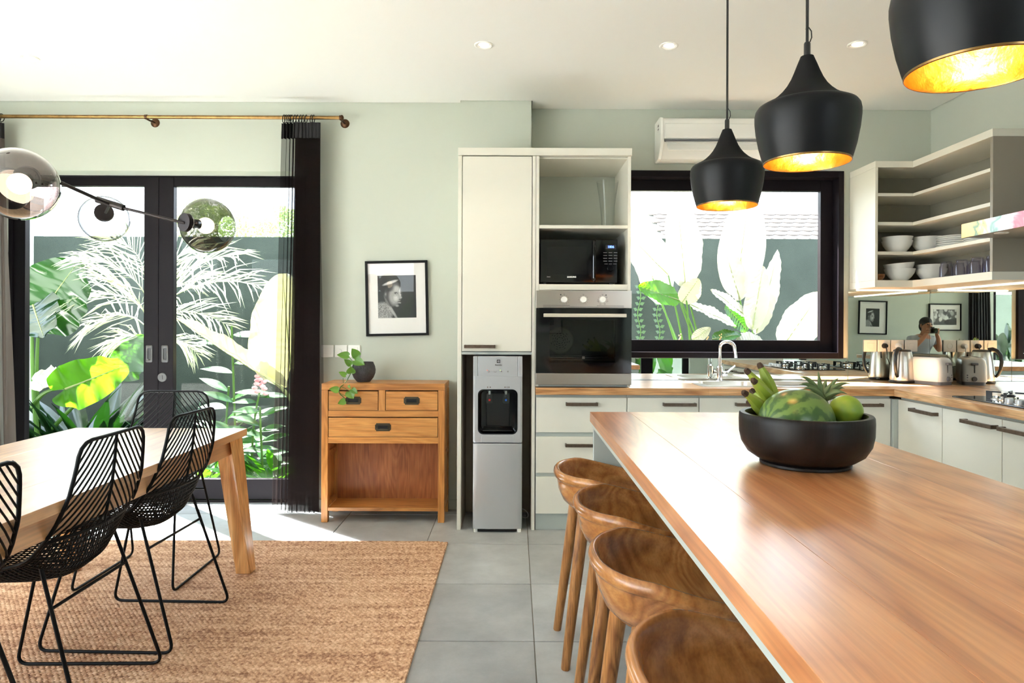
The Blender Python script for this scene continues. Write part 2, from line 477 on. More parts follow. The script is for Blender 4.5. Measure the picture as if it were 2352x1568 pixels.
# ------------------------------------------------------------------ mesh building
class MB:
    """collects shapes in world (or local) coordinates and links them as ONE mesh object"""

    def __init__(self):
        self.v, self.f = [], []

    def add(self, vs, fs):
        n = len(self.v)
        self.v.extend([tuple(p) for p in vs])
        self.f.extend([tuple(i + n for i in q) for q in fs])
        return self

    def box(self, x0, x1, y0, y1, z0, z1, rot=None, about=None):
        vs = [Vector(p) for p in ((x0, y0, z0), (x1, y0, z0), (x1, y1, z0), (x0, y1, z0), (x0, y0, z1), (x1, y0, z1), (x1, y1, z1), (x0, y1, z1))]
        if rot is not None:
            c = Vector(about) if about is not None else Vector(((x0 + x1) / 2, (y0 + y1) / 2, (z0 + z1) / 2))
            vs = [c + rot @ (p - c) for p in vs]
        return self.add(vs, [(0, 3, 2, 1), (4, 5, 6, 7), (0, 1, 5, 4), (1, 2, 6, 5), (2, 3, 7, 6), (3, 0, 4, 7)])

    def hexa(self, lo, hi):
        """frustum: four bottom points and four top points"""
        return self.add(list(lo) + list(hi), [(0, 3, 2, 1), (4, 5, 6, 7), (0, 1, 5, 4), (1, 2, 6, 5), (2, 3, 7, 6), (3, 0, 4, 7)])

    def prism(self, outline, lo, hi, axis='z'):
        """outline: 2D points; extruded along axis from lo to hi"""
        def P(a, b, t):
            return {'z': (a, b, t), 'y': (a, t, b), 'x': (t, a, b)}[axis]
        n = len(outline)
        vs = [P(a, b, lo) for a, b in outline] + [P(a, b, hi) for a, b in outline]
        fs = [tuple(range(n))[::-1], tuple(range(n, 2 * n))]
        fs += [(i, (i + 1) % n, n + (i + 1) % n, n + i) for i in range(n)]
        return self.add(vs, fs)

    def tube(self, pts, r, n=8, closed=False, caps=True, flat=1.0):
        pts = [Vector(p) for p in pts]
        m = len(pts)
        rs = r if isinstance(r, (list, tuple)) else [r] * m
        tang = []
        for i in range(m):
            if closed:
                t = pts[(i + 1) % m] - pts[i - 1]
            else:
                t = pts[min(i + 1, m - 1)] - pts[max(i - 1, 0)]
            tang.append(t.normalized() if t.length > 1e-9 else Vector((0, 0, 1)))
        t0 = tang[0]
        ref = Vector((0, 0, 1)) if abs(t0.z) < 0.9 else Vector((1, 0, 0))
        u = t0.cross(ref).normalized()
        vs = []
        for i in range(m):
            t = tang[i]
            u = (u - t * u.dot(t))
            u = u.normalized() if u.length > 1e-9 else t.orthogonal().normalized()
            w = t.cross(u)
            for k in range(n):
                a = 2 * PI * k / n
                vs.append(pts[i] + (u * math.cos(a) + w * (math.sin(a) * flat)) * rs[i])
        fs = []
        for i in range(m if closed else m - 1):
            j = (i + 1) % m
            for k in range(n):
                l = (k + 1) % n
                fs.append((i * n + k, i * n + l, j * n + l, j * n + k))
        if caps and not closed:
            fs.append(tuple(range(n))[::-1])
            fs.append(tuple(range((m - 1) * n, m * n)))
        return self.add(vs, fs)

    def lathe(self, prof, n=32, c=(0, 0, 0), axis=None, sx=1.0, sy=1.0):
        """prof: (r, z) pairs, revolved about the z axis through c (or about axis)"""
        c = Vector(c)
        q = Vector((0, 0, 1)).rotation_difference(Vector(axis).normalized()) if axis is not None else None
        vs, fs, rows = [], [], []
        for r, z in prof:
            if r < 1e-6:
                p = Vector((0, 0, z))
                vs.append(c + (q @ p if q else p))
                rows.append([len(vs) - 1])
            else:
                row = []
                for k in range(n):
                    a = 2 * PI * k / n
                    p = Vector((r * sx * math.cos(a), r * sy * math.sin(a), z))
                    vs.append(c + (q @ p if q else p))
                    row.append(len(vs) - 1)
                rows.append(row)
        for a, b in zip(rows, rows[1:]):
            for k in range(n):
                l = (k + 1) % n
                if len(a) == 1 and len(b) == 1:
                    continue
                if len(a) == 1:
                    fs.append((a[0], b[l], b[k]))
                elif len(b) == 1:
                    fs.append((a[k], a[l], b[0]))
                else:
                    fs.append((a[k], a[l], b[l], b[k]))
        return self.add(vs, fs)

    def ball(self, c, r, n=16, m=10, s=(1, 1, 1), rot=None):
        c = Vector(c)
        vs, fs = [], []
        rows = []
        for i in range(m + 1):
            th = PI * i / m
            row = []
            for k in range(1 if i in (0, m) else n):
                a = 2 * PI * k / n
                p = Vector((r * s[0] * math.sin(th) * math.cos(a), r * s[1] * math.sin(th) * math.sin(a), r * s[2] * math.cos(th)))
                if rot is not None:
                    p = rot @ p
                vs.append(c + p)
                row.append(len(vs) - 1)
            rows.append(row)
        for a, b in zip(rows, rows[1:]):
            for k in range(n):
                l = (k + 1) % n
                if len(a) == 1:
                    fs.append((a[0], b[k], b[l]))
                elif len(b) == 1:
                    fs.append((a[k], b[0], a[l]))
                else:
                    fs.append((a[k], b[k], b[l], a[l]))
        return self.add(vs, fs)

    def grid(self, fn, nu, nv, closed_u=False):
        vs = [fn(i / nu, j / nv) for i in range(nu + (0 if closed_u else 1)) for j in range(nv + 1)]
        fs = []
        for i in range(nu):
            i2 = (i + 1) % nu if closed_u else i + 1
            for j in range(nv):
                fs.append((i * (nv + 1) + j, i2 * (nv + 1) + j, i2 * (nv + 1) + j + 1, i * (nv + 1) + j + 1))
        return self.add(vs, fs)

    def ring(self, outer, inner, fn):
        """a flat ring between two outlines of equal length; fn maps 2D to 3D"""
        n = len(outer)
        vs = [fn(*p) for p in outer] + [fn(*p) for p in inner]
        return self.add(vs, [(i, (i + 1) % n, n + (i + 1) % n, n + i) for i in range(n)])

    def build(self, name, m, parent=None, bevel=0.0, smooth=35, thick=0.0, label=None, kind=None, seg=2, subd=0):
        off = world_loc(parent) if parent is not None else Vector((0, 0, 0))
        me = bpy.data.meshes.new(name)
        me.from_pydata([tuple(Vector(p) - off) for p in self.v], [], self.f)
        me.materials.append(m)
        bm = bmesh.new()
        bm.from_mesh(me)
        bmesh.ops.recalc_face_normals(bm, faces=bm.faces)
        bm.to_mesh(me)
        bm.free()
        if smooth:
            me.shade_smooth()
            me.set_sharp_from_angle(angle=math.radians(smooth))
        o = bpy.data.objects.new(name, me)
        COL.objects.link(o)
        if parent is not None:
            o.parent = parent
        if thick:
            md = o.modifiers.new('thickness', 'SOLIDIFY')
            md.thickness = thick
            md.offset = 0
        if bevel:
            md = o.modifiers.new('edges', 'BEVEL')
            md.width = bevel
            md.segments = seg
            md.limit_method = 'ANGLE'
            md.angle_limit = math.radians(40)
        if subd:
            md = o.modifiers.new('smooth', 'SUBSURF')
            md.levels = subd
            md.render_levels = subd
        if label:
            o['label'] = label
        if kind:
            o['kind'] = kind
        return o


def world_loc(o):
    p = Vector((0, 0, 0))
    while o is not None:
        p += o.location
        o = o.parent
    return p


def thing(name, loc, label, cat, group=None):
    o = bpy.data.objects.new(name, None)
    o.empty_display_size = 0.05
    o.location = loc
    COL.objects.link(o)
    return tag(o, label, cat, group)


def tag(o, label, cat, group=None):
    o['label'] = label
    o['category'] = cat
    if group:
        o['group'] = group
    return o


def structure(name, loc=(0, 0, 0)):
    o = bpy.data.objects.new(name, None)
    o.location = loc
    o['kind'] = 'structure'
    COL.objects.link(o)
    return o


def kids(o):
    return [c for c in bpy.data.objects if c.parent == o]


def copy_tree(o, parent=None):
    ch = kids(o)
    c = o.copy()
    COL.objects.link(c)
    if parent is not None:
        c.parent = parent
    for k in ch:
        copy_tree(k, c)
    return c


def copy_thing(o, loc, rz=None, label=None, group=None):
    c = copy_tree(o)
    c.location = loc
    if rz is not None:
        c.rotation_euler = (0, 0, rz)
    if label:
        c['label'] = label
    if group:
        c['group'] = group
    return c


def text(name, s, size, m, parent, origin, xdir=(1, 0, 0), up=(0, 0, 1), align='CENTER', depth=0.0006, bold=0.0):
    cu = bpy.data.curves.new(name, 'FONT')
    cu.body = s
    cu.size = size
    cu.align_x = align
    cu.align_y = 'CENTER'
    cu.extrude = depth
    cu.offset = bold
    cu.resolution_u = 3
    tmp = bpy.data.objects.new(name + '_curve', cu)
    COL.objects.link(tmp)
    dg = bpy.context.evaluated_depsgraph_get()
    dg.update()
    me = bpy.data.meshes.new_from_object(tmp.evaluated_get(dg))
    bpy.data.objects.remove(tmp, do_unlink=True)
    X = Vector(xdir).normalized()
    Z = Vector(up).normalized()
    N = X.cross(Z)
    off = world_loc(parent)
    O = Vector(origin) - off
    for v in me.vertices:
        p = v.co
        v.co = O + X * p.x + Z * p.y + N * p.z
    me.materials.clear()
    me.materials.append(m)
    o = bpy.data.objects.new(name, me)
    COL.objects.link(o)
    o.parent = parent
    return o


def superrect(w, h, r, n=6):
    """rounded rectangle outline centred on 0"""
    pts = []
    for cx, cy, a0 in ((w / 2 - r, h / 2 - r, 0), (-w / 2 + r, h / 2 - r, PI / 2), (-w / 2 + r, -h / 2 + r, PI), (w / 2 - r, -h / 2 + r, 1.5 * PI)):
        for k in range(n + 1):
            a = a0 + PI / 2 * k / n
            pts.append((cx + r * math.cos(a), cy + r * math.sin(a)))
    return pts


def rot_outline(pts, cx, cy):
    return [(x + cx, y + cy) for x, y in pts]


def bez(p0, p1, p2, n=10):
    p0, p1, p2 = Vector(p0), Vector(p1), Vector(p2)
    return [p0 * (1 - t) ** 2 + p1 * 2 * t * (1 - t) + p2 * t * t for t in [i / n for i in range(n + 1)]]


def bez3(p0, p1, p2, p3, n=14):
    p = [Vector(q) for q in (p0, p1, p2, p3)]
    return [p[0] * (1 - t) ** 3 + p[1] * 3 * t * (1 - t) ** 2 + p[2] * 3 * t * t * (1 - t) + p[3] * t ** 3 for t in [i / n for i in range(n + 1)]]


def fillet(pts, r, n=5):
    """polyline with its inner corners rounded"""
    pts = [Vector(p) for p in pts]
    out = [pts[0]]
    for a, b, c in zip(pts, pts[1:], pts[2:]):
        d1 = (a - b)
        d2 = (c - b)
        k = min(r, d1.length * 0.45, d2.length * 0.45)
        out += bez(b + d1.normalized() * k, b, b + d2.normalized() * k, n)
    out.append(pts[-1])
    return out


# ------------------------------------------------------------------ room shell
XL, XR, YR = -4.45, 3.0, -0.75
YD, YC, YK = 4.715, 4.665, 4.84            # dining wall, column, kitchen wall
ZC = 2.854
def struct_mesh(name, mb, m, **kw):
    o = mb.build(name, m, **kw)
    o['kind'] = 'structure'
    return o


struct_mesh('ceiling', MB().prism([(XL + .008, YR + .008), (XR - .008, YR + .008), (XR - .008, YK - .008), (.118, YK - .008), (.118, YC - .008), (-.384, YC - .008), (-.384, YD - .008), (XL + .008, YD - .008)], ZC, ZC + .05), M['white_paint'], smooth=0)
struct_mesh('roof', MB().box(XL - .25, XR + .25, YR - .25, 5.12, ZC + .062, ZC + .25), M['white_wall_out'], smooth=0)
DX0, DX1, DZ = -3.68, -1.46, 2.37
struct_mesh('added_shade_roof', MB().box(XL - .25, XR + .25, -2.6, YR - .26, 2.62, 2.75), M['white_wall_out'], smooth=0)  # unseen overhang added to cut the light from the rear
struct_mesh('wall_back', MB().box(XL - .2, DX0, YD, 5.02, -.06, ZC + .06).box(DX1, -.30, YD, 5.02, -.06, ZC + .06).box(DX0, DX1, YD, 5.02, DZ, ZC + .06), M['sage'], smooth=0)
WX0, WX1, WZ0, WZ1 = 0.60, 2.363, 1.065, 2.411
struct_mesh('wall_kitchen', MB().box(-.30, WX0, YK, 5.06, -.06, ZC + .06).box(WX1, XR + .2, YK, 5.06, -.06, ZC + .06).box(WX0, WX1, YK, 5.06, -.06, WZ0).box(WX0, WX1, YK, 5.06, WZ1, ZC + .06), M['sage'], smooth=0)
struct_mesh('column', MB().box(-.376, .11, YC, YK, 0, ZC + .06), M['sage'], smooth=0)
struct_mesh('wall_right', MB().box(XR, XR + .2, YR - .2, YK, -.06, ZC + .06), M['sage'], smooth=0)
LY0, LY1 = -0.65, 2.25
struct_mesh('wall_left', MB().box(XL - .2, XL, YR - .2, LY0, -.06, ZC + .06).box(XL - .2, XL, LY1, YD, -.06, ZC + .06).box(XL - .2, XL, LY0, LY1, 2.5, ZC + .06), M['sage'], smooth=0)
RW = [(-4.28, -1.45, 0.0, 2.4), (1.42, 2.72, 0.0, 2.4)]
_w = MB()
_xs = [XL, RW[0][0], RW[0][1], RW[1][0], RW[1][1], XR]
for a, b in ((0, 1), (2, 3), (4, 5)):
    _w.box(_xs[a], _xs[b], YR - .2, YR, -.06, ZC + .06)
for a, b, z0, z1 in RW:
    _w.box(a, b, YR - .2, YR, z1, ZC + .06)
struct_mesh('wall_rear', _w, M['sage'], smooth=0)
struct_mesh('baseboard_back', MB().box(DX1 + .01, -.365, YD - .012, YD, 0, .068), M['sage'], bevel=.002)
struct_mesh('baseboard_right', MB().box(XR - .012, XR, YR, .9, 0, .068), M['sage'], bevel=.002)


# floor: grout bed, every stone tile its own slab
def tile_mat():
    m = bpy.data.materials.new('grey_stone_tile')
    m.use_nodes = True
    nt = m.node_tree
    L = nt.links.new
    p = nt.nodes['Principled BSDF']
    tc = nt.nodes.new('ShaderNodeTexCoord')
    oi = nt.nodes.new('ShaderNodeObjectInfo')
    sh = nt.nodes.new('ShaderNodeVectorMath')
    sh.operation = 'SCALE'
    sh.inputs[0].default_value = (31, 17, 5)
    L(oi.outputs['Random'], sh.inputs['Scale'])
    ad = nt.nodes.new('ShaderNodeVectorMath')
    L(tc.outputs['Object'], ad.inputs[0])
    L(sh.outputs[0], ad.inputs[1])
    n1 = nt.nodes.new('ShaderNodeTexNoise')
    n1.inputs['Scale'].default_value = 3.5
    n1.inputs['Detail'].default_value = 8
    n1.inputs['Roughness'].default_value = 0.65
    L(ad.outputs[0], n1.inputs['Vector'])
    rp = nt.nodes.new('ShaderNodeValToRGB')
    e = rp.color_ramp.elements
    e[0].position, e[0].color = 0.3, srgb(152, 155, 157)
    e[1].position, e[1].color = 0.7, srgb(188, 191, 192)
    L(n1.outputs['Fac'], rp.inputs[0])
    mr = nt.nodes.new('ShaderNodeMapRange')
    mr.inputs['To Min'].default_value = 0.86
    mr.inputs['To Max'].default_value = 1.1
    L(oi.outputs['Random'], mr.inputs['Value'])
    hs = nt.nodes.new('ShaderNodeHueSaturation')
    L(rp.outputs[0], hs.inputs['Color'])
    L(mr.outputs[0], hs.inputs['Value'])
    L(hs.outputs[0], p.inputs['Base Color'])
    n2 = nt.nodes.new('ShaderNodeTexNoise')
    n2.inputs['Scale'].default_value = 90
    n2.inputs['Detail'].default_value = 5
    L(ad.outputs[0], n2.inputs['Vector'])
    mr2 = nt.nodes.new('ShaderNodeMapRange')
    mr2.inputs['To Min'].default_value = 0.28
    mr2.inputs['To Max'].default_value = 0.44
    L(n1.outputs['Fac'], mr2.inputs['Value'])
    L(mr2.outputs[0], p.inputs['Roughness'])
    b = nt.nodes.new('ShaderNodeBump')
    b.inputs['Strength'].default_value = 0.18
    b.inputs['Distance'].default_value = 0.004
    L(n2.outputs['Fac'], b.inputs['Height'])
    L(b.outputs[0], p.inputs['Normal'])
    return m


M['tile'] = tile_mat()
floor = struct_mesh('floor', MB().box(XL, XR, YR, 5.02, -.06, -.004), M['grout'], smooth=0)
TS = 0.605
_tile = MB().box(0, TS - .004, 0, TS - .004, -.012, 0).build('tile', M['tile'], floor, bevel=.0015, seg=1, smooth=0)
_first = True
for i in range(-8, 6):
    for j in range(-6, 5):
        x0, y0 = .088 + i * TS, 2.757 + j * .608
        if x0 + TS < XL or x0 > XR or y0 + TS < YR or y0 > 5.0:
            continue
        if _first:
            t, _first = _tile, False
        else:
            t = _tile.copy()
            COL.objects.link(t)
        t.location = (x0, y0, random.Random(i * 97 + j).uniform(-.0006, .0006))

# sliding doors to the garden
door = structure('door_1', (-2.57, 4.9, 0))
FR = M['dark_frame']
MB().box(DX0, DX0 + .03, 4.87, 5.0, 0, DZ).box(DX1 - .04, DX1, 4.87, 5.0, 0, DZ).box(DX0, DX1, 4.87, 5.0, DZ - .006, DZ).box(DX0, DX1, 4.87, 5.0, -.003, .016).build('door_frame', FR, door, smooth=0)


def leaf(x0, x1, s0, s1, y, handle_x, lock=None):
    lf = MB().box(x0, x0 + s0, y, y + .05, .02, 2.362).box(x1 - s1, x1, y, y + .05, .02, 2.362).box(x0 + s0, x1 - s1, y + .002, y + .048, 2.296, 2.362).box(x0 + s0, x1 - s1, y + .002, y + .048, .02, .166).build('sliding_leaf', FR, door, bevel=.002)
    MB().box(x0 + s0 - .005, x1 - s1 + .005, y + .022, y + .028, .16, 2.30).build('pane', M['pane'], lf, smooth=0)
    hz = at(343, 812, 4.88).z
    o = superrect(.05, .125, .01, 3)
    i = superrect(.02, .085, .009, 3)
    MB().ring(o, i, lambda a, b: (handle_x + a, y - .004, hz + b)).build('flush_handle', M['pewter'], lf, thick=.003)
    MB().prism(rot_outline(i, handle_x, hz), y - .0012, y - .0004, 'y').build('handle_recess', M['black_plastic'], lf, smooth=0)
    if lock:
        c = at(373, 866, y)
        MB().lathe([(0, .004), (.016, .004), (.03, .006), (.033, .003), (.033, -.002)], 24, (lock, y - .002, c.z), (0, -1, 0)).box(lock - .003, lock + .003, y - .011, y - .005, c.z - .014, c.z + .014).build('lock_cylinder', M['pewter'], lf, bevel=.0008)
    return lf


leaf(-3.665, -2.594, .10, .106, 4.88, at(343, 812, 4.88).x)
leaf(-2.592, -1.502, .107, .10, 4.88, at(379, 812, 4.88).x, at(373, 866, 4.88).x)

# kitchen window
win = structure('window_1', (1.48, 4.9, 1.7))
_c = .038
MB().box(WX0, WX0 + _c, 4.815, 5.0, WZ0, WZ1).box(WX1 - _c, WX1, 4.815, 5.0, WZ0, WZ1).box(WX0 + _c, WX1 - _c, 4.815, 5.0, WZ1 - .046, WZ1).box(WX0 + _c, WX1 - _c, 4.815, 5.0, WZ0, WZ0 + .041).build('window_frame', FR, win, bevel=.002)
_x0, _x1, _z0, _z1 = WX0 + _c + .001, WX1 - _c - .001, WZ0 + .042, WZ1 - .047
sash = MB().box(_x0, _x0 + .088, 4.905, 4.955, _z0, _z1).box(_x1 - .088, _x1, 4.905, 4.955, _z0, _z1).box(_x0 + .088, _x1 - .088, 4.907, 4.953, 2.284, _z1).box(_x0 + .088, _x1 - .088, 4.907, 4.953, _z0, 1.192).build('sash', FR, win, bevel=.002)
MB().box(_x0 + .084, _x1 - .084, 4.93, 4.936, 1.188, 2.288).build('pane', M['pane'], sash, smooth=0)


# glazed doors behind the camera, and an unseen opening added on the dining side
def glazed(name, a0, a1, z1, fixed, along):
    w = structure(name, ((a0 + a1) / 2, fixed, 0) if along == 'x' else (fixed, (a0 + a1) / 2, 0))

    def B(mb, p, q, d0, d1, z0, zz):
        return mb.box(p, q, fixed + d0, fixed + d1, z0, zz) if along == 'x' else mb.box(fixed + d0, fixed + d1, p, q, z0, zz)
    f = MB()
    mid = (a0 + a1) / 2
    for p, q in ((a0, a0 + .09), (mid - .09, mid + .09), (a1 - .09, a1)):
        B(f, p, q, -.03, .03, .0, z1)
    for p, q in ((a0 + .09, mid - .09), (mid + .09, a1 - .09)):
        B(f, p, q, -.028, .028, z1 - .08, z1)
        B(f, p, q, -.028, .028, 0, .14)
    fo = f.build('frame', FR, w, bevel=.002)
    for p, q in ((a0 + .085, mid - .085), (mid + .085, a1 - .085)):
        B(MB(), p, q, -.003, .003, .135, z1 - .075).build('pane', M['pane'], fo, smooth=0)


glazed('window_2', RW[0][0], RW[0][1], 2.4, YR - .1, 'x')
glazed('window_3', RW[1][0], RW[1][1], 2.4, YR - .1, 'x')
glazed('fill_light_opening', LY0, LY1, 2.5, XL - .1, 'y')  # added out of view to bring in fill light from the left

# outdoors: ground, boundary walls
struct_mesh('ground', MB().box(-14, 14, -9, YR - .2, -.2, -.07).box(-14, XL - .2, YR - .2, 5.0, -.2, -.07).box(XR + .2, 14, YR - .2, 5.0, -.2, -.07).box(-14, 14, 5.0, 16, -.2, -.07), M['earth'], smooth=0)
struct_mesh('wall_garden', MB().box(-4.95, 7, 6.9, 7.05, -.1, 2.19), M['garden_wall'], smooth=0)
struct_mesh('wall_garden_side', MB().box(-5.6, -4.955, 5.35, 7.05, -.1, 2.6), M['white_wall_out'], smooth=0)
struct_mesh('wall_garden_rear', MB().box(-8, 8, -5.2, -5.05, -.1, 2.0), M['garden_wall'], smooth=0)
struct_mesh('terrace_with_bounce_paving', MB().box(-4.3, -.8, 5.021, 5.5, -.07, -.02).box(-12, XL - .21, -4.9, 5.0, -.07, -.02).box(XL - .21, 4, -4.9, YR - .21, -.07, -.02), M['paving'], smooth=0)  # left and rear paving is unseen, added pale to bounce sunlight onto the ceiling


# ------------------------------------------------------------------ kitchen: tall unit
YF = 4.24
CR = M['cream']


def bar_pull(x0, x1, z, y, parent, name='handle', axis='x', size=.02, stand=.028):
    """square bar pull standing off a front; axis x: front faces -y at y; axis y: front faces -x at x=y"""
    mb = MB()
    if axis == 'x':
        mb.box(x0, x1, y - stand - .012, y - stand, z - size / 2, z + size / 2)
        mb.box(x0, x0 + .01, y - stand, y, z - size / 2, z + size / 2).box(x1 - .01, x1, y - stand, y, z - size / 2, z + size / 2)
    else:
        mb.box(y - stand - .012, y - stand, x0, x1, z - size / 2, z + size / 2)
        mb.box(y - stand, y, x0, x0 + .01, z - size / 2, z + size / 2).box(y - stand, y, x1 - .01, x1, z - size / 2, z + size / 2)
    return mb.build(name, M['pull'], parent, bevel=.0012, smooth=0)


tall = thing('tall_cabinet', (-.125, 4.5, 0), 'tall cream cabinet with one long door above the water dispenser', 'cabinet')
MB().box(-.361, -.336, YF, 4.66, 0, 2.366).build('side_panel', CR, tall, bevel=.0015)
MB().box(.110, .131, YF, 4.66, 0, 2.366).build('side_panel', CR, tall, bevel=.0015)
MB().box(-.361, .737, YF - .012, 4.66, 2.368, 2.415).build('top_panel', CR, tall, bevel=.002)
MB().box(-.336, .110, YF + .004, 4.655, 1.109, 1.126).build('bottom_panel', M['pale_green'], tall, bevel=.001)
MB().box(-.336, .110, 4.645, 4.655, 0.0, 1.107).build('back_panel', M['niche'], tall, smooth=0)
MB().box(-.3355, -.3335, YF + .03, 4.64, .0, 1.107).box(.1075, .1095, YF + .03, 4.64, .0, 1.107).build('alcove_lining', M['niche'], tall, smooth=0)
_d = MB().box(-.332, .106, YF - .001, YF + .019, 1.130, 2.362).build('door', CR, tall, bevel=.0015)
bar_pull(-.3166, -.121, 1.161, YF - .001, _d)

tower = thing('oven_tower', (.43, 4.5, .905), 'open cream shelf tower holding the microwave and oven beside the window', 'cabinet')
MB().box(.133, .153, YF, 4.81, .909, 2.366).build('side_panel', CR, tower, bevel=.0015)
MB().box(.713, .733, YF, 4.81, .909, 2.366).build('side_panel', CR, tower, bevel=.0015)
MB().box(.153, .713, YF + .002, 4.79, 1.909, 1.930).build('shelf', CR, tower, bevel=.0015)
MB().box(.153, .713, YF + .002, 4.79, 1.519, 1.556).build('shelf', CR, tower, bevel=.0015)
MB().box(.153, .713, YF + .03, 4.79, 2.356, 2.366).build('top_lining', CR, tower, smooth=0)
MB().box(.153, .713, 4.792, 4.804, .925, 2.356).build('back_panel', M['sage'], tower, smooth=0)
MB().box(.153, .713, YF + .004, 4.79, .909, .921).build('base_panel', M['pale_green'], tower, smooth=0)

# oven
oven = thing('oven', (.43, 4.25, .923), 'built-in steel and black glass oven with three round white knobs', 'oven')
OX0, OX1, OY = .134, .734, 4.205
MB().box(.156, .710, 4.242, 4.262, .925, 1.515).box(.156, .710, 4.70, 4.72, .925, 1.515).box(.156, .172, 4.262, 4.70, .925, 1.515).box(.694, .710, 4.262, 4.70, .925, 1.515).box(.172, .694, 4.262, 4.70, .925, .945).box(.172, .694, 4.262, 4.70, 1.42, 1.515)
_b = MB().box(.156, .172, 4.262, 4.72, .925, 1.515).box(.694, .710, 4.262, 4.72, .925, 1.515).box(.172, .694, 4.262, 4.70, .925, 1.02).box(.172, .694, 4.262, 4.70, 1.38, 1.515).box(.172, .694, 4.70, 4.72, .925, 1.515)
_b.build('oven_body', M['grey_plastic'], oven, smooth=0)
_cp = MB().box(OX0, OX1, OY, 4.239, 1.405, 1.515).build('control_panel', M['steel'], oven, bevel=.0015)
MB().box(OX0, OX1, OY, 4.239, .924, .994).build('bottom_trim', M['steel'], oven, bevel=.0015)
ox0, ox1, oz0, oz1 = .219, .632, 1.062, 1.330
od = MB().box(OX0, ox0, OY, OY + .03, .996, 1.403).box(ox1, OX1, OY, OY + .03, .996, 1.403).box(ox0, ox1, OY, OY + .03, .996, oz0).box(ox0, ox1, OY, OY + .03, oz1, 1.403).build('oven_door', M['black_gloss'], oven, smooth=0)
MB().box(ox0 - .004, ox1 + .004, OY + .001, OY + .006, oz0 - .004, oz1 + .004).build('glass_window', M['oven_glass'], od, smooth=0)
MB().box(.180, .694, OY - .05, OY - .032, 1.347, 1.369).box(.19, .20, OY - .032, OY, 1.352, 1.364).box(.674, .684, OY - .032, OY, 1.352, 1.364).build('door_handle', mat('pale_satin_bar', srgb(214, 206, 192), .35, .6), od, bevel=.002)
for px in (1296, 1340, 1384):
    c = at(px, 688, OY)
    k = MB().lathe([(0, .022), (.017, .022), (.0195, .018), (.021, .004), (.021, 0)], 24, (c.x, OY, c.z), (0, -1, 0)).build('knob', M['white_plastic'], _cp)
    tk = MB()
    for n in range(10):
        a = math.radians(-60 + 30 * n)
        tk.box(c.x + .030 * math.cos(a) - .0012, c.x + .030 * math.cos(a) + .0012, OY - .0005, OY, c.z + .030 * math.sin(a) - .0012, c.z + .030 * math.sin(a) + .0012)
    tk.build('dial_marks', M['dark_ink'], _cp, smooth=0, kind='stuff')
_ln = MB()
for px0, px1, py in ((1247, 1309, 701), (1247, 1433, 704.5), (1371, 1433, 702)):
    p, q = at(px0, py, OY), at(px1, py, OY)
    _ln.box(p.x, q.x, OY - .0006, OY, p.z - .001, p.z + .001)
for px, py in ((1288, 676.5), (1392, 677.5)):
    p = at(px, py, OY)
    _ln.box(p.x - .0035, p.x + .0035, OY - .0006, OY, p.z - .0035, p.z + .0035)
_ln.build('printed_lines', M['dark_ink'], _cp, smooth=0)
_sq = MB()
for px, py in ((1296, 676), (1340, 676.5), (1384, 676.5), (1373.5, 691.5), (1395, 691.5), (1379, 698.5), (1389, 698.5), (1393, 683)):
    p = at(px, py, OY)
    for a, b, cc, dd in ((-.004, .004, -.004, -.0032), (-.004, .004, .0032, .004), (-.004, -.0032, -.004, .004), (.0032, .004, -.004, .004)):
        _sq.box(p.x + a, p.x + b, OY - .0006, OY, p.z + cc, p.z + dd)
_sq.build('cooking_symbols', M['dark_ink'], _cp, smooth=0, kind='stuff')
_fan = MB().lathe([(0, .01), (.088, .01), (.096, 0)], 40, (.318, 4.69, 1.19), (0, -1, 0)).build('fan_cover', M['steel'], oven)
_sl = MB()
for ring_r, n in ((.022, 7), (.036, 10), (.05, 14), (.064, 7)):
    for k in range(n):
        a = 2 * PI * k / n + ring_r * 40
        _sl.box(-.006, .006, -.0008, .0008, -.002, .002)
        vs = _sl.v[-8:]
        _sl.v[-8:] = [(.318 + ring_r * math.cos(a) - z * math.cos(a) * 1.0 + x * math.sin(a), 4.679 + y, 1.19 + ring_r * math.sin(a) - z * math.sin(a) - x * math.cos(a)) for x, y, z in vs]
_sl.build('fan_slots', M['black_plastic'], oven, smooth=0, kind='stuff')
_rk = MB().tube([(.18, 4.3, 1.088), (.69, 4.3, 1.088)], .0025, 6).tube([(.18, 4.3, 1.075), (.69, 4.3, 1.075)], .0025, 6).tube([(.18, 4.67, 1.088), (.69, 4.67, 1.088)], .0025, 6)
for k in range(20):
    x = .20 + k * .0245
    _rk.tube([(x, 4.3, 1.09), (x, 4.67, 1.09)], .0015, 5)
_rk.build('oven_rack', M['chrome'], oven)
_pz = at(1340, 821, OY)
_em = MB()
for a, b, cc, dd in ((-.0075, .0075, .006, .0075), (-.0075, .0075, -.0075, -.006), (-.0075, -.006, -.0075, .0075), (.006, .0075, -.0075, .0075), (-.004, -.002, -.004, .004), (0, .0035, .001, .004), (0, .0035, -.004, -.001)):
    _em.box(_pz.x + a, _pz.x + b, OY - .0006, OY, _pz.z + cc, _pz.z + dd)
_em.build('emblem', M['steel'], od, smooth=0)

